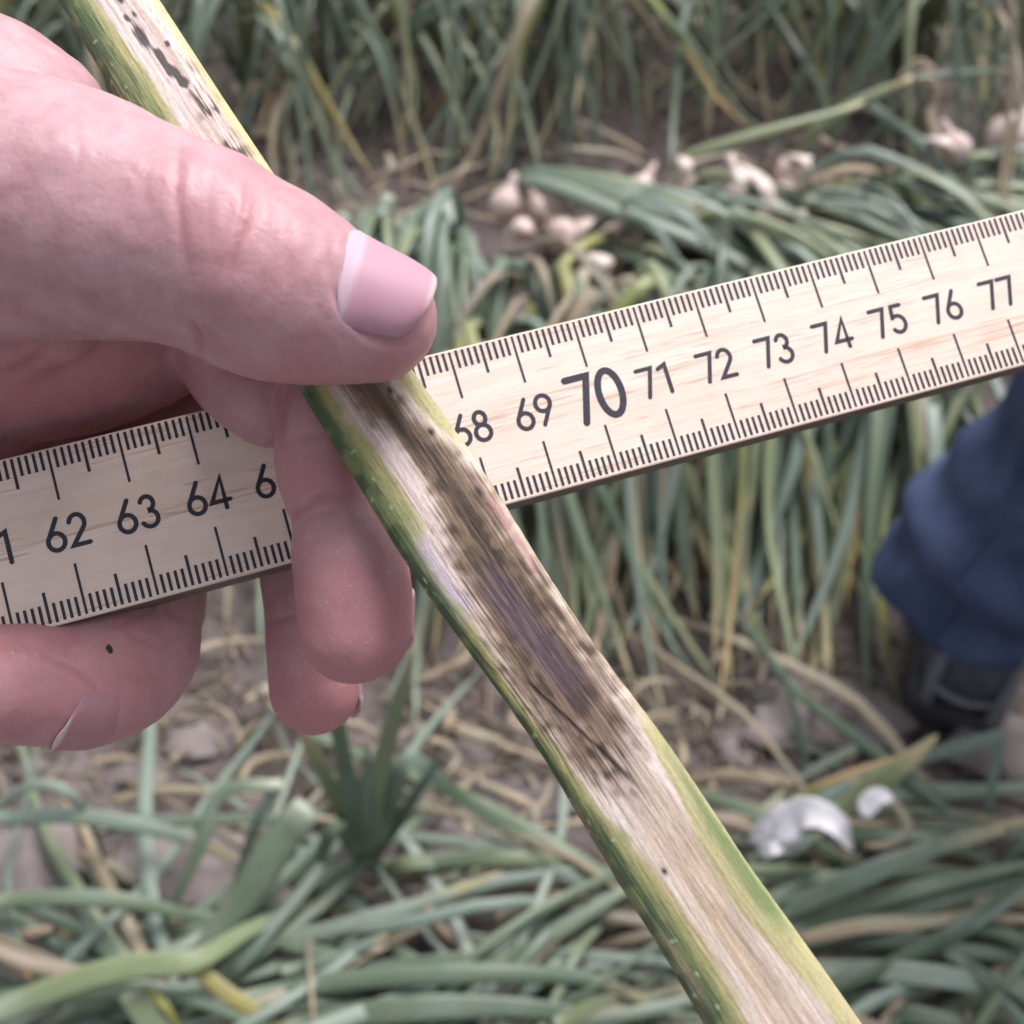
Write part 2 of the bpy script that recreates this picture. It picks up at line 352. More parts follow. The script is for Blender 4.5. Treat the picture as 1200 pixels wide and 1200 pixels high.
# --- middle row, right: tops lying sideways
for k in range(22):
    t = (k + random.random()) / 22; px = 640 + 660 * t
    b = gp(px, 245 - 85 * t + random.uniform(-14, 45), .05)
    onion((b.x, b.y), R_(-30 + random.gauss(0, 13)), 'pulled onion plant lying sideways in the middle row, tops pointing away from the hand', 'onion plants in the middle row lying sideways', nl=5, L=(.26, .46), rise=(.01, .07), spread=.22,
          mats=('leaf', 'leaf_blue', 'leaf_blue', 'leaf_pale', 'leaf_pale', 'leaf_dry'), w=(.7, 1.8), lift=(.0, .05), sway=.2, r=random.uniform(.022, .03))
def loose_bulb(px, py, h, r, ax, label):
    p = gp(px, py, h); e = empty('onion_bulb', (p.x, p.y, p.z - r), label, 'onion bulb'); add_bulb(e, tuple(p), ax, r)
loose_bulb(592, 240, .075, .019, (.3, .5, .8), 'pinkish white onion bulb behind the yellowing arched leaf')
loose_bulb(652, 236, .08, .016, (-.6, .3, .5), 'small pale onion bulb tucked under the arched bundle of tops')
loose_bulb(612, 270, .075, .015, (.2, -.6, .4), 'small orange brown onion bulb below the pinkish one')
loose_bulb(868, 228, .10, .023, (-.3, .5, .7), 'large papery cream onion bulb with a curled neck')
loose_bulb(905, 258, .10, .020, (.6, -.3, .4), 'papery onion bulb half under the sideways tops')
loose_bulb(1180, 160, .10, .026, (.5, .4, .5), 'big pale pink onion bulb beyond the ruler')
loose_bulb(1120, 175, .10, .020, (-.4, .3, .6), 'white necked small onion bulb beside the big pale one')
loose_bulb(748, 226, .09, .019, (.4, .5, .5), 'tan onion bulb behind the broad green tops')
# single ones that can be told apart
def plant_px(pts, label, r=.02, bulbdir=None):
    p = gp(*pts); e = empty('onion_plant', (p.x, p.y, gh(p.x, p.y)), label, 'onion plant')
    return e
e = plant_px((612, 232, .04), 'onion plant whose arched bundle of broad green tops rises from a pale neck')
add_bulb(e, tuple(gp(625, 250, .045)), (-.2, .3, .9), .021)
for dy, wd, m, dx in ((0, 2.6, 'leaf', 0), (12, 2.4, 'leaf', 10), (26, 2.2, 'leaf_blue', 4), (-6, 1.8, 'leaf_pale', 20)):
    px_leaf(e, [(600 + dx * .2, 222 + dy * .2, .06), (625, 203 + dy * .3, .10), (720 + dx, 222 + dy, .11), (830 + dx, 265 + dy, .10), (930 + dx, 308 + dy * 1.3, .07), (1010 + dx, 345 + dy, .05)], wd, m, flat=.5, base=.8)
e = plant_px((525, 240, .05), 'onion plant with blue grey tops forked like a tent from one pale neck')
for pts, wd in (([(525, 236, .10), (528, 300, .10), (530, 370, .09), (534, 450, .07)], 2.3), ([(525, 236, .10), (505, 280, .11), (480, 335, .10), (465, 380, .08)], 1.8), ([(527, 240, .10), (555, 300, .10), (585, 345, .08), (602, 372, .06)], 1.4)):
    px_leaf(e, pts, wd, 'leaf_blue', flat=.5, base=.8)
px_leaf(e, [(540, 290, .09), (548, 340, .09), (552, 410, .07)], 1.2, 'leaf_dry', name='dry_leaf')
e = plant_px((452, 240, .05), 'onion plant with a short white stub of cut top beside the thumb')
px_leaf(e, [(455, 232, .10), (440, 262, .09), (420, 285, .07)], 2.0, 'leaf_blue', base=1, tip=.5); px_leaf(e, [(402, 255, .09), (396, 285, .08), (392, 320, .06)], 1.9, 'leaf_blue', base=1, tip=.5)
px_leaf(e, [(470, 260, .09), (480, 300, .09), (492, 350, .07)], 2.0, 'leaf_blue', base=.8, tip=.6)
e = plant_px((690, 280, .04), 'onion plant with one arched yellowing leaf above a brown bulb')
add_bulb(e, tuple(gp(712, 305, .03)), (.3, -.5, .6), .022)
px_leaf(e, [(715, 275, .08), (680, 290, .09), (645, 330, .08), (615, 375, .06), (600, 420, .04)], 1.6, 'leaf_yellow', base=.7, tip=.5)
e = plant_px((805, 215, .05), 'onion plant with one long leaf bent at its white neck over the bulbs')
add_bulb(e, tuple(gp(800, 222, .03)), (.1, .1, .9), .02)
px_leaf(e, [(793, 212, .05), (797, 188, .09), (850, 168, .12), (930, 145, .14), (1000, 125, .15), (1060, 95, .15)], 1.5, 'leaf_pale', base=.9)
e = plant_px((935, 190, .05), 'onion plant with a thick pale green neck rising to a frayed dry tip')
add_bulb(e, tuple(gp(925, 200, .03)), (.4, .3, .7), .02)
px_leaf(e, [(935, 185, .05), (955, 155, .10), (1010, 118, .15), (1070, 92, .18)], 2.2, 'leaf_pale', base=1, tip=.6)
px_leaf(e, [(1010, 118, .15), (1070, 160, .12), (1110, 205, .09), (1150, 260, .06)], 1.6, 'leaf_blue', base=.8)
px_leaf(e, [(1060, 95, .17), (1100, 88, .17), (1150, 84, .16), (1200, 80, .14)], 1.2, 'leaf', base=.8)
for q in range(5): px_leaf(e, [(1050 + q * 4, 95, .17), (1075 + q * 5, 70 + q * 7, .19), (1095, 85 + q * 3, .18), (1060 + q * 9, 108, .15)], .5, 'leaf_dry', name='dry_leaf', base=1, tip=.6)
e = plant_px((868, 215, .05), 'onion plant with papery cream bulb and a short curled neck')
add_bulb(e, tuple(gp(880, 240, .04)), (-.2, .6, .5), .024); add_bulb(e, tuple(gp(1185, 160, .04)), (.4, .3, .5), .028)
px_leaf(e, [(868, 198, .07), (900, 220, .08), (985, 248, .08), (1070, 285, .06), (1130, 300, .05)], 2.2, 'leaf', base=.7)

# --- near row: the hand-laid leaves at the bottom of the picture
NEAR = 'green onion tops spread over the soil of the near row'
def near_plant(base, label, leaves, bulb=None, group=None):
    p = gp(*base); e = empty('onion_plant', (p.x, p.y, gh(p.x, p.y)), label, 'onion plant', group)
    if bulb: add_bulb(e, tuple(gp(bulb[0], bulb[1], bulb[2])), bulb[3], bulb[4])
    for wd, m, pts in leaves: px_leaf(e, pts, wd * (.78 if wd < 3 else .85), m, name='dry_leaf' if m == 'leaf_dry' else 'leaf', flat=random.uniform(.18, .4), base=.75, n=18, sides=9, fold=random.uniform(0, .3))
    return e
near_plant((428, 1012, .01), 'upright clump of dark green onion leaves growing below the fingertips', [
    (1.9, 'leaf_pale', [(425, 1015, .01), (402, 950, .09), (370, 890, .16), (345, 835, .21)]), (1.9, 'leaf', [(428, 1015, .01), (412, 940, .12), (398, 860, .20), (388, 790, .26)]),
    (2.0, 'leaf_pale', [(432, 1015, .01), (440, 930, .13), (462, 840, .22), (486, 755, .29)]), (1.5, 'leaf_blue', [(430, 1015, .01), (428, 940, .12), (432, 870, .18)]),
    (1.7, 'leaf', [(436, 1015, .01), (460, 930, .13), (482, 890, .16), (540, 935, .11), (610, 980, .07), (690, 1020, .03)]),
    (1.9, 'leaf', [(440, 1018, .02), (520, 1008, .05), (600, 1005, .06), (680, 1018, .04), (740, 1040, .02)]), (1.5, 'leaf_pale', [(445, 1020, .02), (480, 1012, .05), (540, 1015, .04)]),
    (1.6, 'leaf', [(425, 1012, .02), (395, 970, .09), (375, 1010, .06), (360, 1060, .02)]), (1.6, 'leaf', [(432, 1012, .02), (455, 960, .09), (470, 920, .12)]), (1.2, 'leaf_pale', [(428, 1015, .01), (420, 950, .1), (425, 900, .15)]), (1.4, 'leaf', [(432, 1015, .01), (475, 950, .1), (520, 880, .17)])])
near_plant((350, 960, .05), 'onion plant with one very broad flattened dark leaf leaning left of the clump', [
    (3.4, 'leaf', [(362, 945, .12), (320, 1000, .10), (275, 1070, .07), (215, 1130, .05)]), (1.2, 'leaf_blue', [(330, 918, .12), (305, 955, .10), (285, 1010, .06), (268, 1070, .02)]),
    (1.5, 'leaf', [(330, 920, .12), (260, 928, .11), (238, 985, .09), (208, 1050, .06), (178, 1105, .02)]), (1.1, 'leaf_pale', [(180, 1085, .03), (176, 1110, .02), (172, 1130, .015)])])
near_plant((-40, 965, .04), 'onion plant with long blue green leaves reaching in over the pale flat clod', [
    (1.7, 'leaf_blue', [(-60, 965, .05), (60, 955, .08), (150, 965, .08), (230, 985, .06), (295, 1020, .03)]), (1.1, 'leaf_blue', [(-30, 965, .04), (35, 920, .10), (85, 932, .10), (112, 975, .06), (126, 1020, .02)]),
    (1.2, 'leaf', [(80, 958, .06), (200, 962, .05), (330, 958, .05), (400, 960, .04)]), (1.7, 'leaf', [(-60, 1062, .05), (60, 1052, .07), (150, 1056, .07), (240, 1075, .04), (330, 1085, .02)])])
near_plant((-50, 1195, .05), 'onion plant with a long arching mid green leaf crossing the bottom corner', [
    (2.4, 'leaf_pale', [(-60, 1215, .06), (60, 1160, .09), (150, 1133, .10), (230, 1125, .10), (300, 1085, .07), (385, 1052, .04)]), (2.2, 'leaf', [(-60, 1190, .05), (60, 1165, .07), (170, 1160, .07), (300, 1180, .04)]),
    (1.5, 'leaf_yellow', [(222, 1128, .09), (262, 1160, .08), (305, 1190, .07), (350, 1230, .05)]), (2.6, 'leaf', [(150, 1160, .08), (180, 1200, .07), (220, 1260, .05)]), (.8, 'leaf_yellow', [(170, 1155, .08), (195, 1180, .08), (215, 1215, .06)]),
    (1.2, 'leaf_yellow', [(-20, 1105, .03), (15, 1125, .05), (40, 1150, .04)])])
near_plant((330, 1100, .04), 'onion plant with overlapping dark tops running along the bottom edge', [
    (1.6, 'leaf_blue', [(300, 1110, .04), (400, 1085, .06), (500, 1055, .07), (588, 1022, .08)]), (1.4, 'leaf_blue', [(330, 1140, .05), (400, 1120, .06), (455, 1095, .07)]),
    (2.1, 'leaf', [(250, 1180, .05), (400, 1150, .07), (560, 1140, .08), (700, 1150, .06), (800, 1200, .04)]), (2.4, 'leaf', [(300, 1215, .05), (450, 1185, .07), (600, 1180, .07), (760, 1200, .05)]),
    (1.8, 'leaf', [(350, 1150, .04), (500, 1130, .05), (640, 1120, .05), (790, 1122, .04)]), (1.5, 'leaf_blue', [(280, 1140, .03), (400, 1135, .04), (560, 1128, .03)]), (1.5, 'leaf', [(560, 1140, .05), (640, 1100, .06), (720, 1050, .06), (780, 1020, .05)]),
    (1.3, 'leaf_pale', [(650, 1200, .08), (690, 1180, .09), (722, 1166, .10)]), (1.6, 'leaf', [(420, 1240, .05), (600, 1215, .06), (760, 1215, .04)])])
near_plant((905, 985, .03), 'onion plant with a yellow edged leaf angled up behind white peel', [
    (1.0, 'leaf_yellow', [(878, 1010, .03), (900, 965, .06), (940, 932, .09), (1000, 905, .11), (1060, 885, .12)]), (2.5, 'leaf_pale', [(965, 965, .06), (1020, 925, .09), (1060, 895, .11), (1098, 862, .13)]),
    (2.0, 'leaf_blue', [(900, 960, .05), (960, 935, .07), (1010, 910, .07)]), (1.0, 'leaf_blue', [(945, 910, .03), (935, 850, .08), (915, 780, .14)]), (1.0, 'leaf_blue', [(930, 915, .03), (985, 885, .05), (1022, 868, .06)]),
    (1.7, 'leaf_pale', [(870, 990, .04), (895, 955, .06), (920, 925, .06)])])
near_plant((1210, 900, .04), 'onion plant with a pale leaf kinked sharply downwards beside the shoe', [
    (1.5, 'leaf_blue', [(1000, 915, .05), (1080, 888, .09), (1160, 866, .13), (1172, 868, .13), (1160, 930, .09), (1156, 1015, .03)]), (2.0, 'leaf_blue', [(960, 950, .04), (1060, 930, .06), (1150, 926, .07), (1260, 915, .06)])])
near_plant((1230, 1000, .04), 'onion plant with long parallel dark green leaves lying beside the stalk', [
    (2.2, 'leaf', [(880, 1085, .04), (960, 1050, .07), (1050, 1010, .09), (1140, 980, .09), (1260, 945, .07)]), (1.9, 'leaf', [(900, 1100, .04), (1000, 1062, .06), (1100, 1035, .08), (1260, 1000, .07)]),
    (2.0, 'leaf', [(930, 1105, .04), (1040, 1075, .06), (1130, 1050, .07), (1260, 1020, .06)]), (1.9, 'leaf', [(930, 1105, .03), (1040, 1100, .05), (1120, 1112, .06), (1260, 1128, .05)]),
    (2.2, 'leaf_blue', [(940, 1135, .04), (1060, 1140, .06), (1160, 1152, .06), (1270, 1160, .05)]), (1.6, 'leaf', [(960, 1185, .03), (1030, 1170, .05), (1090, 1160, .05)]), (1.5, 'leaf_dry', [(935, 1102, .06), (1010, 1085, .08), (1090, 1080, .08), (1140, 1066, .07)]),
    (1.6, 'leaf', [(880, 1010, .04), (920, 1000, .06), (965, 975, .06)]), (1.8, 'leaf', [(1010, 1200, .03), (1080, 1190, .05), (1180, 1220, .05)])])
for k in range(38):                                  # the rest of the near row
    px = random.uniform(-200, 1400); py = random.uniform(1010, 1330) if px > 700 else random.uniform(1120 if px > 430 else 1215, 1330); b = gp(px, py, .02); side = random.choice((0, 180))
    onion((b.x, b.y), R_(side + random.gauss(0, 16)), 'onion plant flattened low in the near row with tops lying along the row', 'onion plants flattened in the near row', nl=6, L=(.24, .46), rise=(.0, .05), spread=.35, mats=('leaf', 'leaf', 'leaf', 'leaf_blue', 'leaf_dry'), bulb=False, w=(.5, 1.4), lift=(0, .03), sway=.24, flat=(.12, .32))

# --- white peel, dry scraps
def dry_px(pts, wd, label, group=None, mat='leaf_dry'):
    P = [tuple(gp(a, b, h)) for a, b, h in pts]; V, Fc, cols = leaf_mesh(P, wd * .005, .25, base=.5, n=14)
    tag(mesh_obj('dry_leaf', V, Fc, M[mat], origin=P[0], cols=cols), label, 'dry leaf', group)
def peel_px(pts, wd, tw, label):
    P = [tuple(gp(a, b, h)) for a, b, h in pts]; V, Fc, cols = leaf_mesh(P, wd * .005, .05, base=.35, n=26, sides=12, twist=tw, fold=.5)
    V = V + np.stack([.0016 * noise3(V, 90), .0016 * noise3(V + 5, 90), .0030 * noise3(V, 60)], 1)
    tag(mesh_obj('onion_peel', V, Fc, M['peel'], origin=P[0], cols=cols), label, 'onion peel')
peel_px([(912, 985, .07), (935, 958, .09), (962, 960, .10), (985, 975, .10), (998, 1000, .07)], 2.6, .5, 'large white papery onion peel under the yellow edged leaf')
peel_px([(884, 990, .06), (897, 965, .08), (918, 938, .09)], 1.5, -.4, 'narrow white onion peel against the edge of the stalk')
peel_px([(892, 1003, .06), (908, 995, .07), (928, 998, .06)], 1.2, .3, 'small white onion peel scrap below the narrow peel')
peel_px([(1008, 952, .09), (1030, 938, .10), (1050, 945, .10)], 1.6, .8, 'white onion peel with a curled tan end')
dry_px([(1046, 938, .11), (1064, 970, .10), (1042, 990, .09), (1010, 990, .08)], .9, 'curled tan dry leaf hooked round the curled white peel')
dry_px([(805, 918, .02), (860, 908, .04), (925, 922, .03)], 1.3, 'pale dry onion leaf on bare soil next to the stalk')
dry_px([(955, 1010, .05), (960, 1040, .04), (972, 1062, .03)], .7, 'short tan dry shred hanging below the white peel')
dry_px([(1030, 1035, .05), (1080, 1020, .06), (1140, 1025, .05)], 1.6, 'pinkish dry leaf lying between the long green leaves')
dry_px([(1145, 1065, .06), (1175, 1085, .06), (1150, 1100, .05)], .8, 'bent yellow dry leaf over the dark gap')
dry_px([(370, 1060, .02), (362, 1110, .06), (368, 1200, .09)], .5, 'thin brown dry stem standing in the bottom tangle', mat='leaf_dry')
dry_px([(90, 1000, .02), (130, 1015, .03), (170, 1045, .02)], 1.0, 'cream dry leaf curl beside the pale flat clod')
dry_px([(185, 1078, .02), (205, 1080, .03), (230, 1092, .02)], 1.2, 'stubby cream dry leaf below the blue green leaf')
dry_px([(0, 1105, .02), (30, 1095, .03), (75, 1085, .02)], 1.0, 'tan dry leaf on crumbly soil in the corner')
dry_px([(130, 940, .02), (200, 925, .03), (320, 935, .02)], .9, 'long straw coloured dry leaf along the furrow below the fingers')
dry_px([(535, 855, .02), (560, 862, .03), (590, 868, .02)], 1.1, 'bright straw scrap on the soil between fingers and stalk')
dry_px([(375, 1050, .03), (400, 1035, .04), (440, 1045, .03)], .7, 'small yellow dry leaf at the foot of the upright clump')
dry_px([(290, 160, .02), (310, 155, .03), (330, 158, .02)], 1.4, 'tan dry leaf on the strip of bare soil beside the stalk')

for k in range(96):
    zone = k % 3
    px, py, hh = ((random.uniform(330, 1200), random.uniform(165, 300), .05), (random.uniform(150, 1000), random.uniform(760, 930), .01), (random.uniform(480, 1200), random.uniform(930, 1190), .04))[zone]
    a = random.uniform(0, 6.28); l1 = random.uniform(14, 40); bend = random.uniform(-1.3, 1.3); pts = [(px, py, hh)]
    for q_ in range(3): pts.append((pts[-1][0] + l1 * math.cos(a), pts[-1][1] + l1 * .6 * math.sin(a), max(.008, hh + random.uniform(-.01, .02)))); a += bend * random.random()
    dry_px(pts, random.uniform(.4, 1.1), ('papery dry onion leaf scrap among the bulbs of the middle row', 'curled dry leaf scrap lying on the furrow soil', 'twisted dry leaf scrap caught in the near row tops')[zone], ('dry scraps among the bulbs', 'dry scraps in the furrow', 'dry scraps in the near row')[zone])
for a_, b_, lb in (((868, 195), (905, 250), 'curled papery cream neck arching over the large cream bulb'), ((925, 185), (950, 205), 'short pinkish papery neck lying beside the frayed plant'), ((790, 215), (800, 186), 'white papery neck standing at the bend of the long leaf'), ((1080, 165), (1120, 180), 'pale papery neck pointing at the big pale bulb'), ((505, 262), (478, 250), 'pale pink papery neck beside the forked plant'), ((690, 300), (712, 330), 'tan papery strip under the arched bundle')):
    mx, my = (a_[0] + b_[0]) / 2, (a_[1] + b_[1]) / 2; dry_px([(*a_, .10), (mx + 8, my - 8, .13), (*b_, .10), (b_[0] + 8, b_[1] + 14, .08)], 1.9, lb, mat='papery')
# --- clods
def clod(px, py, sx, sy, sz, label, group=None):
    c = gp(px, py, 0); bm = bmesh.new(); bmesh.ops.create_icosphere(bm, subdivisions=4, radius=1)
    P = np.array([v.co[:] for v in bm.verts]); off = np.array([px * .37, py * .71, 0])
    n_ = noise3(P + off, 1.3) * .42 + noise3(P + off, 3.1) * .22 + noise3(P + off, 8) * .09; P = P * (1 + n_)[:, None]
    P[:, 2] = np.where(P[:, 2] > .45, .45 + (P[:, 2] - .45) * .3, P[:, 2])
    V = P * np.array([sx, sy, sz]) + np.array([c.x, c.y, gh(c.x, c.y) + sz * .25]); Fc = np.array([[v.index for v in f.verts] for f in bm.faces]); bm.free()
    tag(mesh_obj('soil_clod', V, Fc, M['clod'], origin=(c.x, c.y, gh(c.x, c.y))), label, 'soil clod', group)
clod(978, 842, .070, .036, .008, 'broad flat pinkish grey clod beside the shoe')
clod(235, 1015, .075, .04, .02, 'large smooth flat clod under the blue green leaf')
clod(535, 965, .05, .03, .018, 'flat grey clod right of the upright clump')
clod(1180, 880, .05, .03, .015, 'flat clod at the toe of the shoe')
clod(650, 930, .03, .02, .016, 'rounded clod against the lower edge of the stalk')
clod(40, 1010, .05, .03, .018, 'crumbly clod at the edge of the field of view under a bent leaf')
clod(110, 1130, .03, .02, .02, 'small lumpy clod with dry scraps beside it')
for k in range(60):
    px, py = random.uniform(-100, 1300), random.choice((random.uniform(790, 1150), random.uniform(130, 215))); s = random.uniform(.006, .018)
    clod(px, py, s * 1.3, s, s * .7, 'small loose crumb of dry soil on the bare ground', 'loose soil crumbs')

# --- straw litter, uncountable
V, Fc, Rn = [], [], []
def strip(x, y, L, w_, a, curl, zz):
    n = 5; q = len(V); r = random.random(); tl = random.uniform(-.15, .35)
    for k in range(n):
        z = gh(x, y) + zz + max(0, math.sin(k / (n - 1) * math.pi)) * curl * L * .25 + .002
        V.append((x - math.sin(a) * w_, y + math.cos(a) * w_, z)); V.append((x + math.sin(a) * w_, y - math.cos(a) * w_, z + w_ * tl)); V.append((x, y, z + w_ * .6)); Rn.extend([r] * 3)
        x += math.cos(a) * L / n; y += math.sin(a) * L / n; a += curl * random.uniform(-.2, 1)
    for k in range(n - 1):
        b = q + 3 * k; Fc.append((b, b + 2, b + 5, b + 3)); Fc.append((b + 2, b + 1, b + 4, b + 5)); Fc.append((b + 1, b, b + 3, b + 4))
for k in range(5600):
    m_ = random.random()
    if m_ < .45: y = random.gauss(.58, .055)
    elif m_ < .8: y = random.gauss(1.42, .10)
    else: y = random.uniform(.25, 1.7)
    strip(random.uniform(-1.1, 1.1), y, random.uniform(.006, .06)**1.0, random.choice((.0004, .0007, .001, .0014, .0026)), random.uniform(0, 6.28), random.gauss(0, .35), random.uniform(0, .008))
tag(mesh_obj('straw_litter', V, Fc, M['straw'], origin=(0, .8, 0), cols={'rnd': Rn}), 'dry straw and shredded leaf litter scattered on the soil', 'straw litter', kind='stuff')

# ---------------------------------------------------------------- the person standing in the furrow: jeans and shoes
def rings(P, n=40):
    """P: list of (centre, rx, ry); returns a closed tube"""
    V = []; Fc = []
    for c, rx, ry in P:
        for j in range(n):
            a = 2 * math.pi * j / n; V.append((c[0] + rx * math.cos(a), c[1] + ry * math.sin(a), c[2]))
    for k in range(len(P) - 1):
        for j in range(n): a = k * n + j; b = k * n + (j + 1) % n; Fc.append((a, b, b + n, a + n))
    return np.array(V), Fc
def make_leg(parent, cx, cy):
    Z = np.linspace(.108, .98, 90)
    rx = np.interp(Z, [.05, .075, .12, .16, .20, .30, .5, .75, .98], [.047, .053, .066, .076, .071, .068, .076, .098, .11]); ry = rx * 1.12
    oy = np.interp(Z, [0, .1, .3, .98], [0, 0, .01, .02]); ox = np.interp(Z, [0, .12, .2, .45, .98], [0, 0, .018, .072, .15])
    V, Fc = rings([((cx + ox[k], cy + oy[k], Z[k]), rx[k], ry[k]) for k in range(len(Z))])
    d = V - np.array([cx, cy, 0]); d[:, 2] = 0; d /= np.linalg.norm(d, axis=1)[:, None] + 1e-9; an = np.arctan2(d[:, 1], d[:, 0])
    low = np.exp(-((V[:, 2] - .13) / .10)**2)
    fold = .012 * low * np.sin(V[:, 2] * 95 + 2.2 * np.sin(an + .6) + an) + .009 * noise3(V, 14) + .008 * low * noise3(V, 26) + .0025 * noise3(V, 55)
    flare = .022 * np.exp(-np.abs(V[:, 2] - .155) / .020) * np.exp(-((np.angle(np.exp(1j * (an - math.pi * 1.03)))) / .75)**2)
    V = V + d * (fold + flare)[:, None]
    leg = mesh_obj('trouser_leg', V, Fc, M['denim'], parent); m = leg.modifiers.new('t', 'SOLIDIFY'); m.thickness = .002
    hv, hf = rings([((cx, cy, z), .0475 + e_, .0535 + e_) for z, e_ in ((.102, .007), (.104, .013), (.120, .016), (.124, .013))]); mesh_obj('hem', hv, hf, M['denim'], leg, origin=parent.location)
    for sa_, nm in ((-2.3, 'seam'), (.6, 'seam')):
        ids = [int(np.argmin(np.abs(np.angle(np.exp(1j * (an[k * 40:(k + 1) * 40] - sa_)))))) + k * 40 for k in range(len(Z))]
        v, f, cl_ = leaf_mesh(V[ids][::3] + d[ids][::3] * .001, .0035, .5, base=1, tip=1, n=60, sides=5); mesh_obj(nm, v, f, M['denim'], leg, origin=parent.location)
    # shoe: heel towards the camera, toe pointing away
    prof = [(-.062, .031, .112), (-.055, .037, .125), (-.03, .041, .128), (.03, .042, .12), (.08, .045, .080), (.13, .048, .055), (.17, .042, .045), (.195, .028, .034), (.205, .012, .022)]
    n = 20; V = []; Fc = []
    for yy, hw, hh in prof:
        for j in range(n):
            a = 2 * math.pi * j / n; sx, sz = math.cos(a), math.sin(a); sx = math.copysign(abs(sx)**.75, sx); sz = math.copysign(abs(sz)**.7, sz)
            V.append((cx + hw * sx, cy + yy, .018 + hh * .5 * (1 + sz)))
    for k in range(len(prof) - 1):
        for j in range(n): a = k * n + j; b = k * n + (j + 1) % n; Fc.append((a, b, b + n, a + n))
    Fc.append(tuple(range(n - 1, -1, -1))); Fc.append(tuple((len(prof) - 1) * n + j for j in range(n)))
    hx, hy = cx, cy - .06; ca, sa = math.cos(R_(-22)), math.sin(R_(-22))
    turn = lambda V: [(hx + (x - hx) * ca - (y - hy) * sa, hy + (x - hx) * sa + (y - hy) * ca, z) for x, y, z in V]     # the foot is turned outwards
    sh = mesh_obj('shoe', turn(V), Fc, M['shoe'], parent)
    V = []; Fc = []; loop = [(hw * 1.08, yy * 1.04) for yy, hw, _ in prof]; loop = loop + [(-a, b) for a, b in reversed(loop)]; L_ = len(loop)
    for z in (-.004, .024):
        for a, b in loop: V.append((cx + a, cy + b, z))
    for j in range(L_): k = (j + 1) % L_; Fc.append((j, k, k + L_, j + L_))
    Fc.append(tuple(range(L_ - 1, -1, -1))); Fc.append(tuple(range(L_, 2 * L_)))
    so = mesh_obj('sole', turn(V), Fc, M['sole'], sh, origin=parent.location, smooth=False); bv = so.modifiers.new('b', 'BEVEL'); bv.width = .004; bv.segments = 2
    for s_ in (-1, 1):                                # pale strips either side of the heel counter
        P = [(cx + s_ * .026, cy - .0655, .026), (cx + s_ * .029, cy - .064, .055), (cx + s_ * .029, cy - .062, .100), (cx + s_ * .027, cy - .060, .125)]
        v, f, cl = leaf_mesh(P, .006, .4, base=1, tip=1, n=8); mesh_obj('heel_strip', turn(v), f, M['shoe_trim'], sh, origin=parent.location)
    v, f, cl = leaf_mesh([(cx - .030, cy - .063, .052), (cx, cy - .0685, .048), (cx + .030, cy - .063, .052)], .004, .5, base=1, tip=1, n=8)
    mesh_obj('heel_band', turn(v), f, M['shoe_trim'], sh, origin=parent.location)
s0 = gp(1113, 850, .0)
SX, SY = s0.x, s0.y + .062
per = empty('person', (SX, SY, 0), 'person in dark blue jeans and charcoal shoes standing in the furrow', 'person')
make_leg(per, SX, SY); make_leg(per, SX + .24, SY + .05)

# ---------------------------------------------------------------- the hand (one continuous surface)
def q(px, py, d, rpx): return ((px - 600) * d / F, (py - 600) * d / F, d, rpx * d / F)      # cm from the lens, radius in cm
H = .055
lo = np.array([-24.0, -8.6, 12.9]); hi = np.array([-.6, 4.6, 24.2])
dims = np.ceil((hi - lo) / H).astype(int) + 1
BIG = 9.0
def chain(pts, per_seg=5, zs=1.0):
    """distance field of a tapering limb; stored only in its own box"""
    P = catmull([p for p in pts], (len(pts) - 1) * per_seg + 1)
    a = P[:, :3].min(0) - P[:, 3].max() - 1.1; b = P[:, :3].max(0) + P[:, 3].max() + 1.1
    i0 = np.clip(((a - lo) / H).astype(int), 0, dims); i1 = np.clip(((b - lo) / H).astype(int) + 1, 0, dims)
    ax = [np.float32(lo[k] + H * np.arange(i0[k], i1[k])) for k in range(3)]
    out = np.full([len(x) for x in ax], BIG, np.float32)
    gx_, gy_, gz_ = ax[0][:, None, None], ax[1][None, :, None], ax[2][None, None, :]
    for k in range(len(P) - 1):
        A, B = P[k], P[k + 1]; ba = B[:3] - A[:3]; l2 = float(ba @ ba) + 1e-9
        t = np.clip(((gx_ - A[0]) * ba[0] + (gy_ - A[1]) * ba[1] + (gz_ - A[2]) * ba[2]) / l2, 0, 1).astype(np.float32)
        d = np.sqrt((gx_ - A[0] - t * ba[0])**2 + (gy_ - A[1] - t * ba[1])**2 + ((gz_ - A[2] - t * ba[2]) / zs)**2) - (A[3] + t * (B[3] - A[3]))
        np.minimum(out, d.astype(np.float32), out)
    return out, i0, i1
FLD = np.full(dims, BIG, np.float32)
def blend(ch, k):
    out, i0, i1 = ch; s = tuple(slice(a, b) for a, b in zip(i0, i1)); a = FLD[s]
    h = np.maximum(k - np.abs(a - out), 0) / k
    FLD[s] = np.minimum(a, out) - h * h * k * .25
# palm and wrist behind, forearm leading out of the picture
blend(chain([(-23.5, 1.2, 17.8, 2.9), (-17, .2, 17.8, 2.6), (-12.5, -1.2, 18.0, 2.6), (-9.5, -2.2, 18.6, 2.3)], 3), .5)
blend(chain([q(-220, 430, 20.3, 170), q(-40, 440, 21.4, 125), q(150, 400, 22.0, 105)], 3), .8)
blend(chain([q(-220, 560, 20.6, 150), q(-40, 540, 21.6, 115)], 3), .8)
blend(chain([q(-160, 150, 17.4, 165), q(-30, 138, 17.3, 122), q(28, 150, 17.2, 100)], 4), .5)
blend(chain([q(-260, 300, 18.6, 250), q(-60, 300, 18.8, 225), q(60, 318, 19.0, 195), q(140, 325, 19.2, 155)], 4), .3)
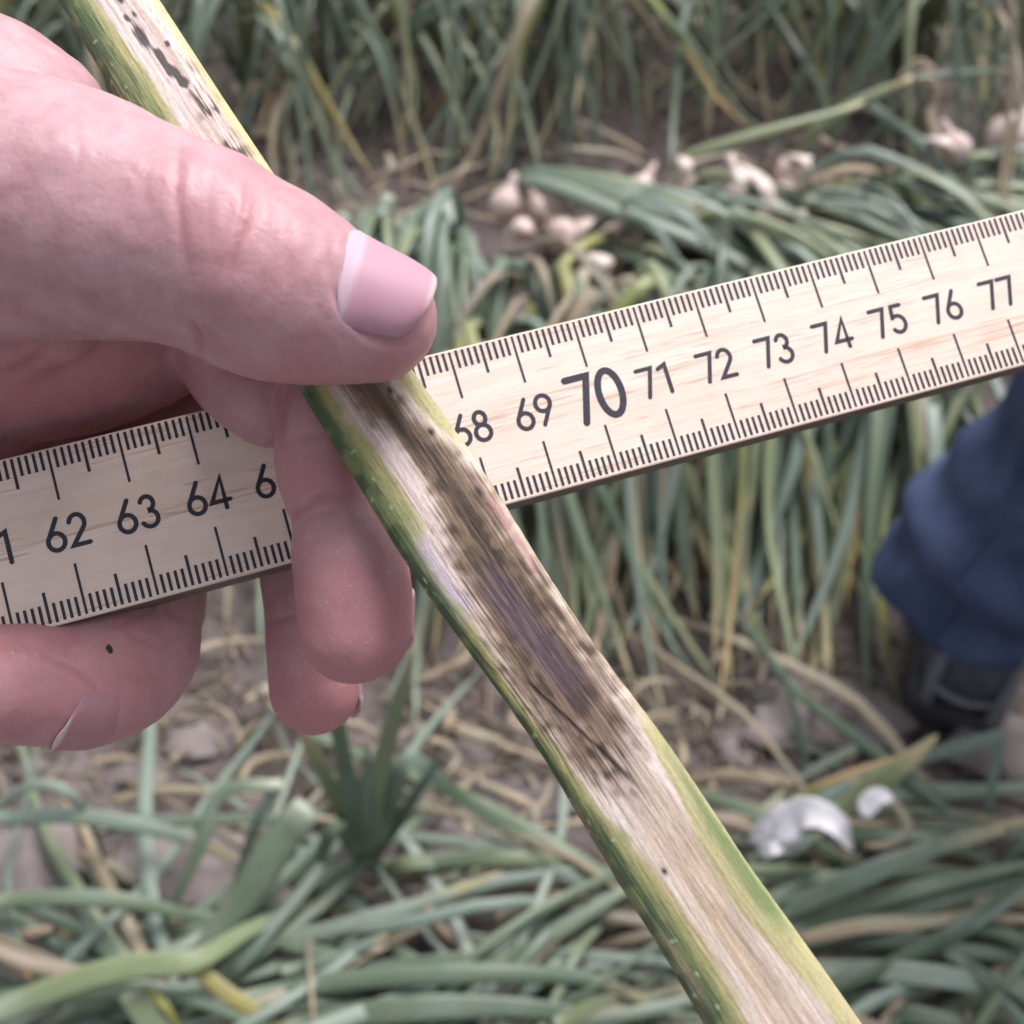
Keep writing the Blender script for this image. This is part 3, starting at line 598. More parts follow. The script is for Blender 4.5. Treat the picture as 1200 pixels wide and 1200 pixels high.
# thumb: ball and first phalanx, then the tip
TH1 = [q(-260, 260, 16.2, 200), q(-80, 240, 15.8, 168), q(60, 248, 15.4, 150), q(150, 268, 15.15, 131), q(222, 285, 15.0, 118)]
TH2 = [q(255, 300, 15.0, 112), q(310, 330, 15.0, 114), q(360, 351, 15.08, 100), q(402, 369, 15.15, 82), q(437, 374, 15.2, 75)]
blend(chain(TH1), .35); blend(chain(TH2), .20)
blend(chain([q(-90, 400, 18.0, 85), q(-10, 395, 17.5, 50), q(70, 380, 16.7, 48)], 3), .25)
# index finger in front of the ruler, pad towards the lens
IX1 = [q(200, 250, 21.6, 90), q(250, 340, 20.0, 80), q(275, 408, 18.6, 70), q(292, 440, 17.9, 66), q(318, 462, 17.7, 62)]
IX2 = [q(394, 420, 17.2, 62), q(384, 480, 16.95, 60), q(379, 540, 16.95, 57), q(388, 585, 17.0, 52)]
IX3 = [q(396, 606, 17.0, 50), q(407, 648, 16.9, 64), q(415, 690, 16.85, 68), q(416, 736, 16.85, 66)]
blend(chain(IX1), .25); blend(chain(IX2), .07); blend(chain(IX3), .10)
# middle finger behind the ruler
MD = [q(120, 470, 21.8, 95), q(270, 520, 21.0, 72), q(345, 600, 19.9, 58), q(357, 690, 19.4, 50), q(366, 760, 19.2, 54), q(369, 808, 19.1, 52)]
blend(chain(MD), .10)
# ring finger: behind the ruler, knuckle below it, tip folded back in front
RG = [q(40, 540, 21.4, 100), q(140, 620, 20.6, 85), q(168, 700, 19.7, 72)]
RG2 = [q(160, 720, 19.3, 72), q(150, 765, 18.6, 80), q(105, 795, 18.0, 80), q(40, 800, 17.5, 72)]
RG3 = [q(45, 800, 17.5, 70), q(0, 800, 17.1, 68), q(-40, 796, 16.8, 62)]
blend(chain(RG), .3); blend(chain(RG2), .25); blend(chain(RG3), .12)

def sample(P):
    g = (np.asarray(P) - lo) / H; g = np.clip(g, 0, dims - 1.001); i = g.astype(int); f = g - i; r = 0
    for a in (0, 1):
        for b in (0, 1):
            for c in (0, 1):
                r = r + FLD[i[:, 0] + a, i[:, 1] + b, i[:, 2] + c] * np.where(a, f[:, 0], 1 - f[:, 0]) * np.where(b, f[:, 1], 1 - f[:, 1]) * np.where(c, f[:, 2], 1 - f[:, 2])
    return r
def surf_nets(Fd):
    S = Fd < 0; n = np.array(Fd.shape) - 1
    cnt = np.zeros(n, np.int8)
    for a in (0, 1):
        for b in (0, 1):
            for c in (0, 1): cnt += S[a:a + n[0], b:b + n[1], c:c + n[2]]
    act = (cnt > 0) & (cnt < 8); idx = -np.ones(n, np.int32); I = np.argwhere(act); idx[act] = np.arange(len(I))
    acc = np.zeros((len(I), 3)); num = np.zeros(len(I))
    cs = [(a, b, c) for a in (0, 1) for b in (0, 1) for c in (0, 1)]
    for c0 in cs:
        for ax in range(3):
            if c0[ax]: continue
            c1 = list(c0); c1[ax] = 1
            A = Fd[I[:, 0] + c0[0], I[:, 1] + c0[1], I[:, 2] + c0[2]]; B = Fd[I[:, 0] + c1[0], I[:, 1] + c1[1], I[:, 2] + c1[2]]
            m = (A < 0) != (B < 0); t = np.where(m, A / np.where(m, A - B, 1), 0)
            p = np.tile(np.array(c0, float), (len(I), 1)); p[:, ax] = t
            acc += p * m[:, None]; num += m
    V = I + acc / num[:, None]; Q = []
    for ax in range(3):
        u, v = (ax + 1) % 3, (ax + 2) % 3
        s0 = [slice(0, -1)] * 3; s1 = [slice(0, -1)] * 3; s1[ax] = slice(1, None)
        E = S[tuple(s0)] != S[tuple(s1)]; J = np.argwhere(E); J = J[(J[:, u] > 0) & (J[:, v] > 0)]
        J = J[(J < n).all(1)]
        du = np.zeros(3, int); du[u] = 1; dv = np.zeros(3, int); dv[v] = 1
        g = lambda K: idx[K[:, 0], K[:, 1], K[:, 2]]
        quad = np.stack([g(J - du - dv), g(J - dv), g(J), g(J - du)], 1); flip = ~S[J[:, 0], J[:, 1], J[:, 2]]
        quad[flip] = quad[flip][:, ::-1]; Q.append(quad)
    return V, np.concatenate(Q)
HV, HQ = surf_nets(FLD); HV = HV * H + lo
ok = (HQ >= 0).all(1); HQ = HQ[ok]
for it in range(3):                                  # relax the net
    E_ = np.concatenate([HQ[:, [0, 1]], HQ[:, [1, 2]], HQ[:, [2, 3]], HQ[:, [3, 0]]]); S_ = np.zeros_like(HV); c_ = np.zeros(len(HV))
    for k in range(3): S_[:, k] = np.bincount(E_[:, 0], HV[E_[:, 1], k], len(HV)) + np.bincount(E_[:, 1], HV[E_[:, 0], k], len(HV))
    c_ = np.bincount(E_[:, 0], minlength=len(HV)) + np.bincount(E_[:, 1], minlength=len(HV)); HV = HV * .5 + .5 * S_ / c_[:, None]
def grad(P, e=.09):
    g = np.stack([sample(P + e * np.eye(3)[k]) - sample(P - e * np.eye(3)[k]) for k in range(3)], 1); return g / (np.linalg.norm(g, axis=1)[:, None] + 1e-9)
HN = grad(HV)
PX = np.stack([600 + F * HV[:, 0] / HV[:, 2], 600 + F * HV[:, 1] / HV[:, 2]], 1)      # where a skin point is seen: used to lay out the folds of the skin
face = -HN[:, 2] > -.25
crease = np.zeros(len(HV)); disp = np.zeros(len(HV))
def fold_line(pts, width, depth, zr, col=1.0):
    global crease, disp
    P = catmull(pts, 40); d = np.full(len(HV), 1e3)
    near = (np.abs(PX[:, 0] - P[:, 0].mean()) < 200) & (np.abs(PX[:, 1] - P[:, 1].mean()) < 200) & (HV[:, 2] > zr[0]) & (HV[:, 2] < zr[1]) & face
    idx = np.where(near)[0]; dd = np.full(len(idx), 1e3); tt = np.zeros(len(idx))
    for k in range(39):
        A, B = P[k], P[k + 1]; ba = B - A; t = np.clip(((PX[idx] - A) @ ba) / (ba @ ba), 0, 1); e = np.linalg.norm(PX[idx] - A - t[:, None] * ba, axis=1)
        b_ = e < dd; dd[b_] = e[b_]; tt[b_] = (k + t[b_]) / 39
    fade = np.sin(np.pi * np.clip(tt, .03, .97))**.6
    g = np.exp(-(dd / width)**2) * fade; disp[idx] -= depth * g; disp[idx] += depth * .35 * np.exp(-((dd - width * 2.2) / (width * 1.5))**2) * fade
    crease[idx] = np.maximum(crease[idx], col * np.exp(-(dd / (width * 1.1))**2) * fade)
Tz = (12.9, 15.6)
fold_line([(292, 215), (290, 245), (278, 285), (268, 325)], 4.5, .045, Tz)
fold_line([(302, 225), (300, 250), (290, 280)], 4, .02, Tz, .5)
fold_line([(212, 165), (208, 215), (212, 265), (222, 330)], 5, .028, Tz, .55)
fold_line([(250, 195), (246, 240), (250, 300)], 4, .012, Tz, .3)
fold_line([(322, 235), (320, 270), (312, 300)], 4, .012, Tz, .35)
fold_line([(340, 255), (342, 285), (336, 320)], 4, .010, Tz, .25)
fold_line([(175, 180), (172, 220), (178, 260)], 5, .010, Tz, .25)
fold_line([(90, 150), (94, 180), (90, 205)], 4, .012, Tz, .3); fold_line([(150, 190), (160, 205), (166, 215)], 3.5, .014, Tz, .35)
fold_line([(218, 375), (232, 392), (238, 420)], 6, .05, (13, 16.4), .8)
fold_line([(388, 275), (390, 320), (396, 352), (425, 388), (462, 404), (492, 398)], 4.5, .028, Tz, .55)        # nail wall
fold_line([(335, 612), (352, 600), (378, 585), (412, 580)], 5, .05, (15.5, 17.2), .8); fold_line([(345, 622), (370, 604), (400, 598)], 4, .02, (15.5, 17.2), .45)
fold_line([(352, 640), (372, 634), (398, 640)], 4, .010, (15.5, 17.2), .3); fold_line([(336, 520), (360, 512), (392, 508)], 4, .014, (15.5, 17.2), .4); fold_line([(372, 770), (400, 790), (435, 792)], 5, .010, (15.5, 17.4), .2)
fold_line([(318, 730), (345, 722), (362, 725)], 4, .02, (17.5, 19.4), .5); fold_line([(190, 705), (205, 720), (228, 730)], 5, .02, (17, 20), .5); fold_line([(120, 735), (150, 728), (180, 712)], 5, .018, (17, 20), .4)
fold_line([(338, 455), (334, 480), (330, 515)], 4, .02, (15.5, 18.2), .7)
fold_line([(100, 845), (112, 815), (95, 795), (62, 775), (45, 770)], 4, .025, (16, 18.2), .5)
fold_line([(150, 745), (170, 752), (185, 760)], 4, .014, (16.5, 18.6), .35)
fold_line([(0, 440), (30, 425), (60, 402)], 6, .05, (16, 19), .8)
disp += .014 * noise3(HV, 1.7) + .009 * noise3(HV, 4.0) + .004 * noise3(HV, 9.0)
HV = HV + HN * disp[:, None]
tips = [(q(416, 745, 16.85, 1), 1.4, .75), (q(369, 815, 19.1, 1), 1.3, .8), (q(-20, 790, 16.9, 1), 1.1, .75), (q(470, 400, 15.0, 1), 1.0, .35), (q(378, 545, 16.5, 1), .9, .6), (q(330, 420, 15, 1), 1.0, .45), (q(290, 270, 14, 1), .9, .30), (q(110, 790, 17.3, 1), 1.3, .55), (q(90, 450, 18.5, 1), 2.2, .8), (q(280, 440, 16.3, 1), .9, .6)]
red = np.zeros(len(HV))
for (a, b, c, _), r, s in tips: red = np.maximum(red, s * np.exp(-((HV - np.array([a, b, c]))**2).sum(1) / r**2))
red = np.clip(red + .12 * noise3(HV, 2.2) + .10, 0, 1)
pad = np.zeros(len(HV))
for (a, b, c, _), r in ((q(405, 700, 16.1, 1), .75), (q(365, 800, 18.4, 1), .6), (q(-20, 770, 16.4, 1), .6)): pad = np.maximum(pad, np.exp(-((HV - np.array([a, b, c]))**2).sum(1) / r**2))
HW = held(HV); org = tuple(held([q(150, 420, 17, 1)[:3]])[0])
hand = mesh_obj('person', HW, HQ, M['skin'], origin=org, cols={'red': red, 'crease': crease, 'pad': pad})
tag(hand, 'bare hand of a person pinching the diseased stalk and the wooden ruler', 'person')

def nail(ax0, ax1, ndir, s0, s1, half, free=.85, flatr=.93, lun=True, out=.022, base=(.47, .262, .325), plate=0, fade=(6, 14), tipr=.50):
    """a curved plate lying on the finger, ax0 -> ax1 along the last phalanx"""
    a, b = np.array(ax0[:3]), np.array(ax1[:3]); T = b - a; T /= np.linalg.norm(T)
    N = np.array(ndir, float); N -= T * (N @ T); N /= np.linalg.norm(N); B = np.cross(T, N)
    nu, nv = 26, 22; V = np.zeros((nu, nv, 3)); colr = np.zeros((nu, nv, 3)); RR = np.zeros((nu, nv))
    for i_ in range(nu):
        u = i_ / (nu - 1)
        for j_ in range(nv):
            v = j_ / (nv - 1) * 2 - 1; th = v * half * (1 - .28 * max(0, (.18 - u) / .18)**2 - tipr * max(0, (u - .66) / .34)**2.6)
            end = (.17 if not plate else .12) * v * v * (1 if u > .5 else -1) * (abs(u - .5) * 2)**2
            ce = a + T * (s0 + (s1 - s0) * (u - end * .9)); D = N * math.cos(th) + B * math.sin(th)
            rs = np.linspace(.25, 1.6, 60); f_ = sample(ce + rs[:, None] * D); k_ = np.argmax(f_ > 0); r = rs[k_] if f_[k_] > 0 and k_ > 0 else .25
            if k_ > 0 and f_[k_] > 0: r = rs[k_ - 1] + (rs[1] - rs[0]) * (-f_[k_ - 1]) / (f_[k_] - f_[k_ - 1] + 1e-9)
            RR[i_, j_] = r
            V[i_, j_] = ce; 
    mid = int(nu * .55)
    for i_ in range(nu):
        u = i_ / (nu - 1)
        for j_ in range(nv):
            v = j_ / (nv - 1) * 2 - 1; th = v * half * (1 - .28 * max(0, (.18 - u) / .18)**2 - tipr * max(0, (u - .66) / .34)**2.6); D = N * math.cos(th) + B * math.sin(th)
            r = RR[i_, j_]
            if plate: ln_ = RR[2, j_] * (1 - plate * u**1.25); r = r + max(0, ln_ - r) * (1 - abs(v)**5)
            elif i_ > mid: r = max(r, RR[mid, j_] * (1 - (1 - flatr) * ((i_ - mid) / (nu - mid))**1.5))
            edge = float(sstep(0, 1, min(1, (1 - abs(v)) * fade[0]) * min(1, u * fade[1])))
            V[i_, j_] += D * (r - .022 + (.022 + out) * edge)
            c = np.array(base)
            if lun: c = c + (np.array([.55, .385, .46]) - c) * (1 - sstep(.17, .25, u + .10 * v * v))
            c = c + (np.array([.62, .50, .49]) - c) * sstep(free, free + .05, u - .05 * v * v); colr[i_, j_] = c
    i_ = np.arange(nu - 1)[:, None] * nv + np.arange(nv - 1)[None]
    Fq_ = np.stack([i_, i_ + 1, i_ + nv + 1, i_ + nv], -1).reshape(-1, 4)
    o = mesh_obj('nail', held(V.reshape(-1, 3)), Fq_, M['nail'], hand, cols={'col': colr.reshape(-1, 3)})
    m = o.modifiers.new('t', 'SOLIDIFY'); m.thickness = .0003; m.offset = 0
    return o
nail(q(372, 354, 15.1, 1), q(440, 373, 15.2, 1), (.18, -.60, -.8), .16, 1.33, R_(60), free=.93, out=.003, plate=.235, tipr=.30)['label'] = 'pink thumb nail with a pale half moon'
nail(q(105, 800, 17.9, 1), q(0, 800, 17.1, 1), (.10, .75, -.62), -.25, .62, R_(54), free=.88, flatr=.99, lun=False, out=.008, base=(.43, .222, .262), fade=(3, 3.6))['label'] = 'short finger nail with a white rim'
nail(q(415, 690, 16.85, 1), q(416, 736, 16.85, 1), (.66, .05, .75), -.1, .98, R_(44), free=.76, flatr=1.0, lun=False, out=.03)
nail(q(366, 760, 19.2, 1), q(369, 808, 19.1, 1), (.70, .05, .70), -.1, 1.12, R_(44), free=.68, flatr=1.0, lun=False, out=.03)
# a crumb of soil stuck to the folded finger
sp_c = None
ray = np.array([(127 - 600) / F, (762 - 600) / F, 1.0]); ts = np.linspace(15.5, 19.5, 400); fs = sample(ts[:, None] * ray); k_ = int(np.argmax(fs < 0)); pc = ts[k_] * ray
bm = bmesh.new(); bmesh.ops.create_icosphere(bm, subdivisions=2, radius=1); P = np.array([v.co[:] for v in bm.verts]); P *= (1 + .35 * noise3(P + 3, 1.6))[:, None]
tag(mesh_obj('soil_crumb', held(P * np.array([.06, .075, .04]) + pc), np.array([[v.index for v in f.verts] for f in bm.faces]), M['dirt'], origin=tuple(held([pc])[0])), 'tiny dark crumb of soil stuck to the folded finger', 'soil crumb'); bm.free()

# ---------------------------------------------------------------- the wooden ruler
p0 = np.array([1.2878, -1.7757, 18.9484]); rv = np.array([-0.1645, -0.1583, -0.2761]); th = np.linalg.norm(rv); k3 = rv / th
Kx = np.array([[0, -k3[2], k3[1]], [k3[2], 0, -k3[0]], [-k3[1], k3[0], 0]]); Rm = np.eye(3) + math.sin(th) * Kx + (1 - math.cos(th)) * Kx @ Kx
WID, THK = 2.5227, .66
ax_w = [MW @ Rm[:, 0], -(MW @ Rm[:, 1]), -(MW @ Rm[:, 2])]
mw = Matrix([[ax_w[c][r] for c in range(3)] + [held([p0])[0][r]] for r in range(3)] + [[0, 0, 0, 1]])
ruler = bpy.data.objects.new('ruler', None); C.objects.link(ruler); ruler.matrix_world = mw
tag(ruler, 'pale wooden ruler with dark blue centimetre numerals held behind the stalk', 'ruler')
def rchild(name, V, Fc, mat, smooth=False):
    me = bpy.data.meshes.new(name); me.from_pydata([(x * .01, y * .01, z * .01) for x, y, z in V], [], Fc); me.materials.append(mat)
    o = bpy.data.objects.new(name, me); C.objects.link(o); o.parent = ruler; return o
S0, S1 = 30.0, 100.0
def slab(x0, x1, y0, y1, z0, z1):
    return [(x0, y0, z0), (x1, y0, z0), (x1, y1, z0), (x0, y1, z0), (x0, y0, z1), (x1, y0, z1), (x1, y1, z1), (x0, y1, z1)], [(0, 3, 2, 1), (4, 5, 6, 7), (0, 1, 5, 4), (1, 2, 6, 5), (2, 3, 7, 6), (3, 0, 4, 7)]
hwid = WID / 2
board = rchild('board', *slab(S0 - 70, S1 - 70, -hwid, hwid, -THK, 0), M['wood']); board.data.materials.append(M['edge'])
for f in board.data.polygons:
    if abs(f.normal.y) > .5: f.material_index = 1
bv = board.modifiers.new('b', 'BEVEL'); bv.width = .00025; bv.segments = 2; bv.material = 0
V, Fc = [], []
def tick(x, y0, y1, w_):
    j = random.gauss(0, .0015); n = len(V); V.extend([(x - w_ / 2 + j, y0, .004), (x + w_ / 2 + j, y0, .004), (x + w_ / 2 + j, y1, .004), (x - w_ / 2 + j, y1, .004)]); Fc.append((n, n + 1, n + 2, n + 3))
for mm in range(int(S0 * 10) + 1, int(S1 * 10)):
    x = mm / 10 - 70; ln = .78 if mm % 10 == 0 else (.49 if mm % 5 == 0 else .315); wt = .038 if mm % 10 == 0 else .045
    tick(x, hwid - .03 - random.uniform(0, .01), hwid - ln, wt); tick(x, -hwid + ln + .012, -hwid + .045 + random.uniform(0, .012), wt)
tk = rchild('tick_marks', V, Fc, M['ink']); tk['kind'] = 'stuff'
def arc(cx, cy, rx, ry, a0, a1, n=18): return [(cx + rx * math.cos(R_(a0 + (a1 - a0) * k / n)), cy + ry * math.sin(R_(a0 + (a1 - a0) * k / n))) for k in range(n + 1)]
DIG = {                                             # strokes in a box 0..0.6 x 0..1
 '0': [arc(.3, .5, .27, .47, 90, 450, 30)], '1': [[(.10, .86), (.36, .97), (.36, .03)]],
 '2': [arc(.29, .70, .23, .26, 165, -35, 16) + [(.06, .04), (.56, .04)]],
 '3': [arc(.28, .74, .20, .22, 160, -90, 14) + arc(.28, .27, .25, .25, 90, -155, 16)],
 '4': [[(.46, .0), (.46, .97), (.04, .24), (.62, .24)]], '5': [[(.52, .96), (.18, .96), (.12, .56)] + arc(.28, .32, .26, .29, 125, -145, 18)],
 '6': [[(.42, .98), (.10, .43)], arc(.30, .28, .25, .26, 90, 450, 26)], '7': [[(.04, .96), (.56, .96), (.26, .02)]],
 '8': [arc(.3, .74, .19, .21, 90, 450, 22), arc(.3, .27, .25, .25, 90, 450, 24)], '9': [[(.18, .02), (.50, .57)], arc(.30, .71, .25, .26, 90, 450, 26)]}
def stroke(V, Fc, pts, w_, z):
    P = np.array(pts); closed = np.linalg.norm(P[0] - P[-1]) < 1e-6; n = len(P); L_, Rr = [], []
    for k in range(n):
        if closed: d0 = P[k] - P[(k - 1) % (n - 1)] if k else P[0] - P[n - 2]; d1 = P[(k + 1) % (n - 1)] - P[k] if k < n - 1 else P[1] - P[0]
        else: d0 = P[k] - P[k - 1] if k else P[1] - P[0]; d1 = P[k + 1] - P[k] if k < n - 1 else d0
        d0 = d0 / (np.linalg.norm(d0) + 1e-9); d1 = d1 / (np.linalg.norm(d1) + 1e-9); t = d0 + d1; t /= np.linalg.norm(t) + 1e-9
        mt = 1 / max(.45, math.sqrt(max(.01, (1 + d0 @ d1) / 2))); nn = np.array([-t[1], t[0]]) * w_ / 2 * mt
        q_ = len(V); V.append((*(P[k] + nn), z)); V.append((*(P[k] - nn), z))
        if k: Fc.append((q_ - 2, q_ - 1, q_ + 1, q_))
    if not closed:                                   # round ends
        for e_, k in ((P[0], 0), (P[-1], 1)):
            q_ = len(V); V.extend([(e_[0] + w_ / 2 * math.cos(2 * math.pi * j / 10), e_[1] + w_ / 2 * math.sin(2 * math.pi * j / 10), z + .0012 * (k + 1)) for j in range(10)]); Fc.append(tuple(range(q_, q_ + 10)))
for cm_ in range(31, 100):
    big = cm_ % 10 == 0; hgt = .76 if big else .475; pitch = .47 if big else .325; sx = .40 / .6 if big else .275 / .6; wst = .108 if big else .066
    V, Fc = [], []
    for k, ch in enumerate(str(cm_)):
        cx = cm_ - 70 + (k - .5) * pitch
        for st in DIG[ch]: stroke(V, Fc, [(cx + (x - .3) * sx, (y - .5) * hgt + .0) for x, y in st], wst, .004 + .0006 * len(V) / 200)
    rchild('numeral', V, Fc, M['ink'])

# ---------------------------------------------------------------- the onion stalk
LE = np.array([(-190, -420), (-60, -210), (68, 0), (135, 112), (215, 243), (352, 460), (402, 541), (463, 640), (520, 722), (573, 795), (622, 866), (672, 948), (725, 1036), (772, 1113), (822, 1200), (960, 1450)], float)
RE = np.array([(-80, -420), (55, -210), (186, 0), (255, 107), (342, 237), (477, 428), (590, 587), (652, 685), (718, 784), (796, 893), (875, 1012), (945, 1112), (1007, 1200), (1180, 1450)], float)
LE, RE = catmull(LE, 500), catmull(RE, 500)
ys = np.linspace(-400, 1430, 900)
cl, cr_ = np.interp(ys, LE[:, 1], LE[:, 0]), np.interp(ys, RE[:, 1], RE[:, 0])
sm = lambda a, n=25: np.convolve(np.pad(a, n, 'edge'), np.ones(2 * n + 1) / (2 * n + 1), 'valid')
cxp = sm((cl + cr_) / 2, 20); slope = np.gradient(cxp, ys); cosn = 1 / np.sqrt(1 + slope**2); half_px = sm((cr_ - cl) / 2, 30) * cosn
dep = np.interp(ys, [-400, 0, 330, 560, 900, 1200, 1430], [19.4, 17.7, 16.45, 15.85, 15.1, 14.6, 14.2]); dep = sm(dep, 60)
AX = np.stack([(cxp - 600) * dep / F, (ys - 600) * dep / F, dep], 1); hwc = half_px * dep / F
T = np.gradient(AX, axis=0); T /= np.linalg.norm(T, axis=1)[:, None]
NA = 200; phi = np.concatenate([np.linspace(-95, 95, 168), np.linspace(95, 265, NA - 168 + 2)[1:-1]]); cph, sph = np.cos(np.radians(phi)), np.sin(np.radians(phi))
SV = np.zeros((len(ys), NA, 3)); lenv = np.concatenate([[0], np.cumsum(np.linalg.norm(np.diff(AX, axis=0), axis=1))])
for k in range(len(ys)):
    vw = AX[k] / np.linalg.norm(AX[k]); S = np.cross(T[k], -vw); S /= np.linalg.norm(S)
    if S[0] < 0: S = -S
    N = np.cross(S, T[k]); N /= np.linalg.norm(N)
    if N[2] > 0: N = -N
    pf = np.sign(sph) * np.abs(sph)**.9; th_ = np.where(cph > 0, .42 * np.abs(cph)**.62, -.50 * np.abs(cph)**.8)
    dent = np.where(cph > 0, -.05 * np.exp(-((sph - .15) / .45)**2), 0)
    SV[k] = AX[k] + np.outer(pf * hwc[k], S) + np.outer((th_ + dent) * hwc[k], N)
u = np.tile((np.sign(sph) * np.abs(sph)**.9 * .5 + .5), (len(ys), 1)); front = np.tile(cph > -.05, (len(ys), 1)); yy = np.repeat(ys[:, None], NA, 1)
uf, yf = u.ravel(), yy.ravel(); lf = np.repeat(lenv[:, None], NA, 1).ravel(); wf = (uf - .5) * 1.45
SVf = SV.reshape(-1, 3); Nrm = noise2(wf * 2.2 + 3, lf * .45, 1.5); n2_ = noise2(wf * 7 + 11, lf * .8, 3.5); n3_ = noise2(wf * 22 + 5, lf * 2.2, 6.5); n4_ = noise2(wf * 45, lf * 3.0, 8.2); n5_ = noise2(wf * 6, lf * 5, 12.4)
n6_ = noise2(wf * 60 + 7, lf * 1.6, 41.3); n7_ = noise2(wf * 12 + 1, lf * 9, 44.1)
fib = .5 * n3_ + .5 * n4_
def L(*c): return np.array([((v / 255 + .055) / 1.055)**2.4 if v > 10 else v / 3294 for v in c])
def lay(col, c, m): return col + (c - col) * np.clip(m, 0, 1)[:, None]
ALB = .93
cream, pinkc, tan = L(232, 214, 200) * ALB, L(226, 206, 206) * ALB, L(206, 182, 150) * ALB
green, dgreen, yel, brown, dbrown, purple = L(104, 124, 74), L(76, 94, 66), L(164, 160, 100), L(104, 80, 58), L(60, 44, 33), L(80, 62, 70)
col = np.tile(cream, (len(uf), 1)); col = lay(col, pinkc, .5 + .8 * Nrm); col = lay(col, tan, .35 * sstep(.1, .6, fib + .3 * n2_))
col = lay(col, cream * 1.05, .7 * sstep(.12, .42, noise2(wf * 30 + 9, lf * 1.1, 21.3))); col = lay(col, L(160, 134, 112), .35 * sstep(.18, .5, noise2(wf * 26 + 2, lf * .7, 25.1) + .2 * n2_)); col = lay(col, L(186, 162, 142), .25 * sstep(-.1, .4, n2_ - .3 * Nrm) * sstep(380, 480, yf))
# green flanks: left edge, right edge, widths follow the stalk
gl = np.interp(yf, [-400, 0, 60, 120, 240, 460, 520, 600, 660, 720, 800, 900, 960, 1040, 1120, 1200, 1430], [.36, .34, .38, .42, .42, .22, .26, .27, .20, .14, .12, .16, .27, .34, .34, .30, .3])
gl = gl + .035 * n2_ + .03 * Nrm + .02 * n5_
gr = np.interp(yf, [-400, 0, 200, 300, 430, 500, 560, 700, 850, 900, 950, 1000, 1080, 1130, 1200, 1430], [.02, .02, .03, .06, .17, .15, .05, .03, .06, .12, .17, .25, .30, .22, .16, .2]); gr = gr + .03 * n2_ + .02 * Nrm
mL = 1 - sstep(gl - .035, gl + .02, uf); mR = sstep(1 - gr - .02, 1 - gr + .05, uf)
yl = (1 - sstep(gl - .02, gl + .05, uf)); col = lay(col, yel, yl * .9)
yr = sstep(1 - gr - .03, 1 - gr + .02, uf + .02 * n3_); col = lay(col, yel * 1.02, yr * .8 * (1 - .75 * sstep(530, 580, yf) * (1 - sstep(840, 900, yf))))
col = lay(col, green, (1 - sstep(gl - .13, gl - .03, uf)) * (.85 + .3 * n2_)); col = lay(col, dgreen, 1 - sstep(gl * .25, gl * .72, uf + .03 * n3_))
col = lay(col, L(142, 148, 96), mL * .55 * sstep(.0, .5, n5_ + .5 * n3_)); col = lay(col, L(60, 78, 56), mL * .5 * sstep(.1, .5, n3_ - .4 * n5_) * (uf < gl * .8))
low = sstep(880, 960, yf); col = lay(col, green, low * sstep(1 - gr * .72, 1 - gr * .25, uf) * (1 - sstep(1090, 1150, yf)) * .9)
col = lay(col, L(205, 205, 150) * ALB, low * sstep(.965, 1.0, uf) * .7); col = lay(col, L(196, 172, 120) * ALB, low * .4 * yl * sstep(.0, .5, Nrm + n2_))
col = lay(col, L(238, 228, 224) * .9, low * np.exp(-((uf - gl - .05) / .045)**2) * .95)           # bright ridge low on the left
col = lay(col, L(190, 168, 150), low * .3 * sstep(-.1, .4, n2_)); col = lay(col, L(160, 128, 98), low * .6 * sstep(.05, .45, noise2(wf * 34 + 4, lf * .6, 31.7)) * np.exp(-((uf - .46) / .16)**2)); col = lay(col, L(152, 142, 136), low * .6 * np.exp(-((uf - .62) / .09)**2) * sstep(-.3, .3, n3_)); col = lay(col, tan * .98, low * np.exp(-((uf - .52 - .1 * n2_) / .2)**2) * .4); col = lay(col, L(150, 132, 118), low * .6 * sstep(.1, .45, n6_ + .2 * n4_) * np.exp(-((uf - .58) / .22)**2))
# right edge, upper part, cream yellow
col = lay(col, L(222, 200, 150) * ALB, (1 - sstep(300, 380, yf)) * sstep(.86, .95, uf) * .8)
# the lesion
cu = np.interp(yf, [400, 470, 520, 560, 620, 700, 780, 860, 930, 960], [.52, .55, .60, .68, .66, .60, .56, .54, .50, .48])
wu = np.interp(yf, [400, 440, 480, 520, 560, 620, 680, 740, 800, 860, 900, 930, 965], [.15, .23, .21, .16, .20, .31, .38, .40, .40, .36, .28, .16, .05])
dl = np.abs(uf - cu) / wu + .30 * n2_ + .12 * n3_ + .28 * n6_ + .28 * Nrm + .22 * n5_ + .15 * n7_
les = (1 - sstep(.62, 1.3, dl)) * sstep(330, 420, yf) * (1 - sstep(860, 975, yf + 40 * n6_ + 25 * n2_))
col = lay(col, brown, les * .92); col = lay(col, dbrown, (1 - sstep(.0, .7, dl + .3 * n6_ + .4 * n5_ + .3 * n7_)) * .9 * sstep(480, 560, yf) * (1 - sstep(900, 960, yf)))
col = lay(col, dbrown, np.exp(-((uf - np.interp(yf, [470, 520, 560, 600, 640], [.58, .62, .68, .70, .72]) - .03 * n2_) / .055)**2) * sstep(455, 500, yf) * (1 - sstep(610, 660, yf)) * .85)
pz = np.exp(-((uf - np.interp(yf, [650, 700, 780, 830], [.56, .54, .60, .64])) / .17)**4) * sstep(655, 690, yf + 25 * n2_) * (1 - sstep(800, 850, yf + 20 * n2_))
col = lay(col, purple, pz * .95); col = lay(col, L(110, 92, 100), pz * .45 * sstep(.1, .5, n6_ + .5 * n7_))
ln = np.exp(-((uf - np.interp(yf, [770, 830, 900, 935], [.22, .36, .52, .58])) / .022)**2) * sstep(770, 800, yf) * (1 - sstep(905, 940, yf)); col = lay(col, L(44, 34, 32), ln * .95)
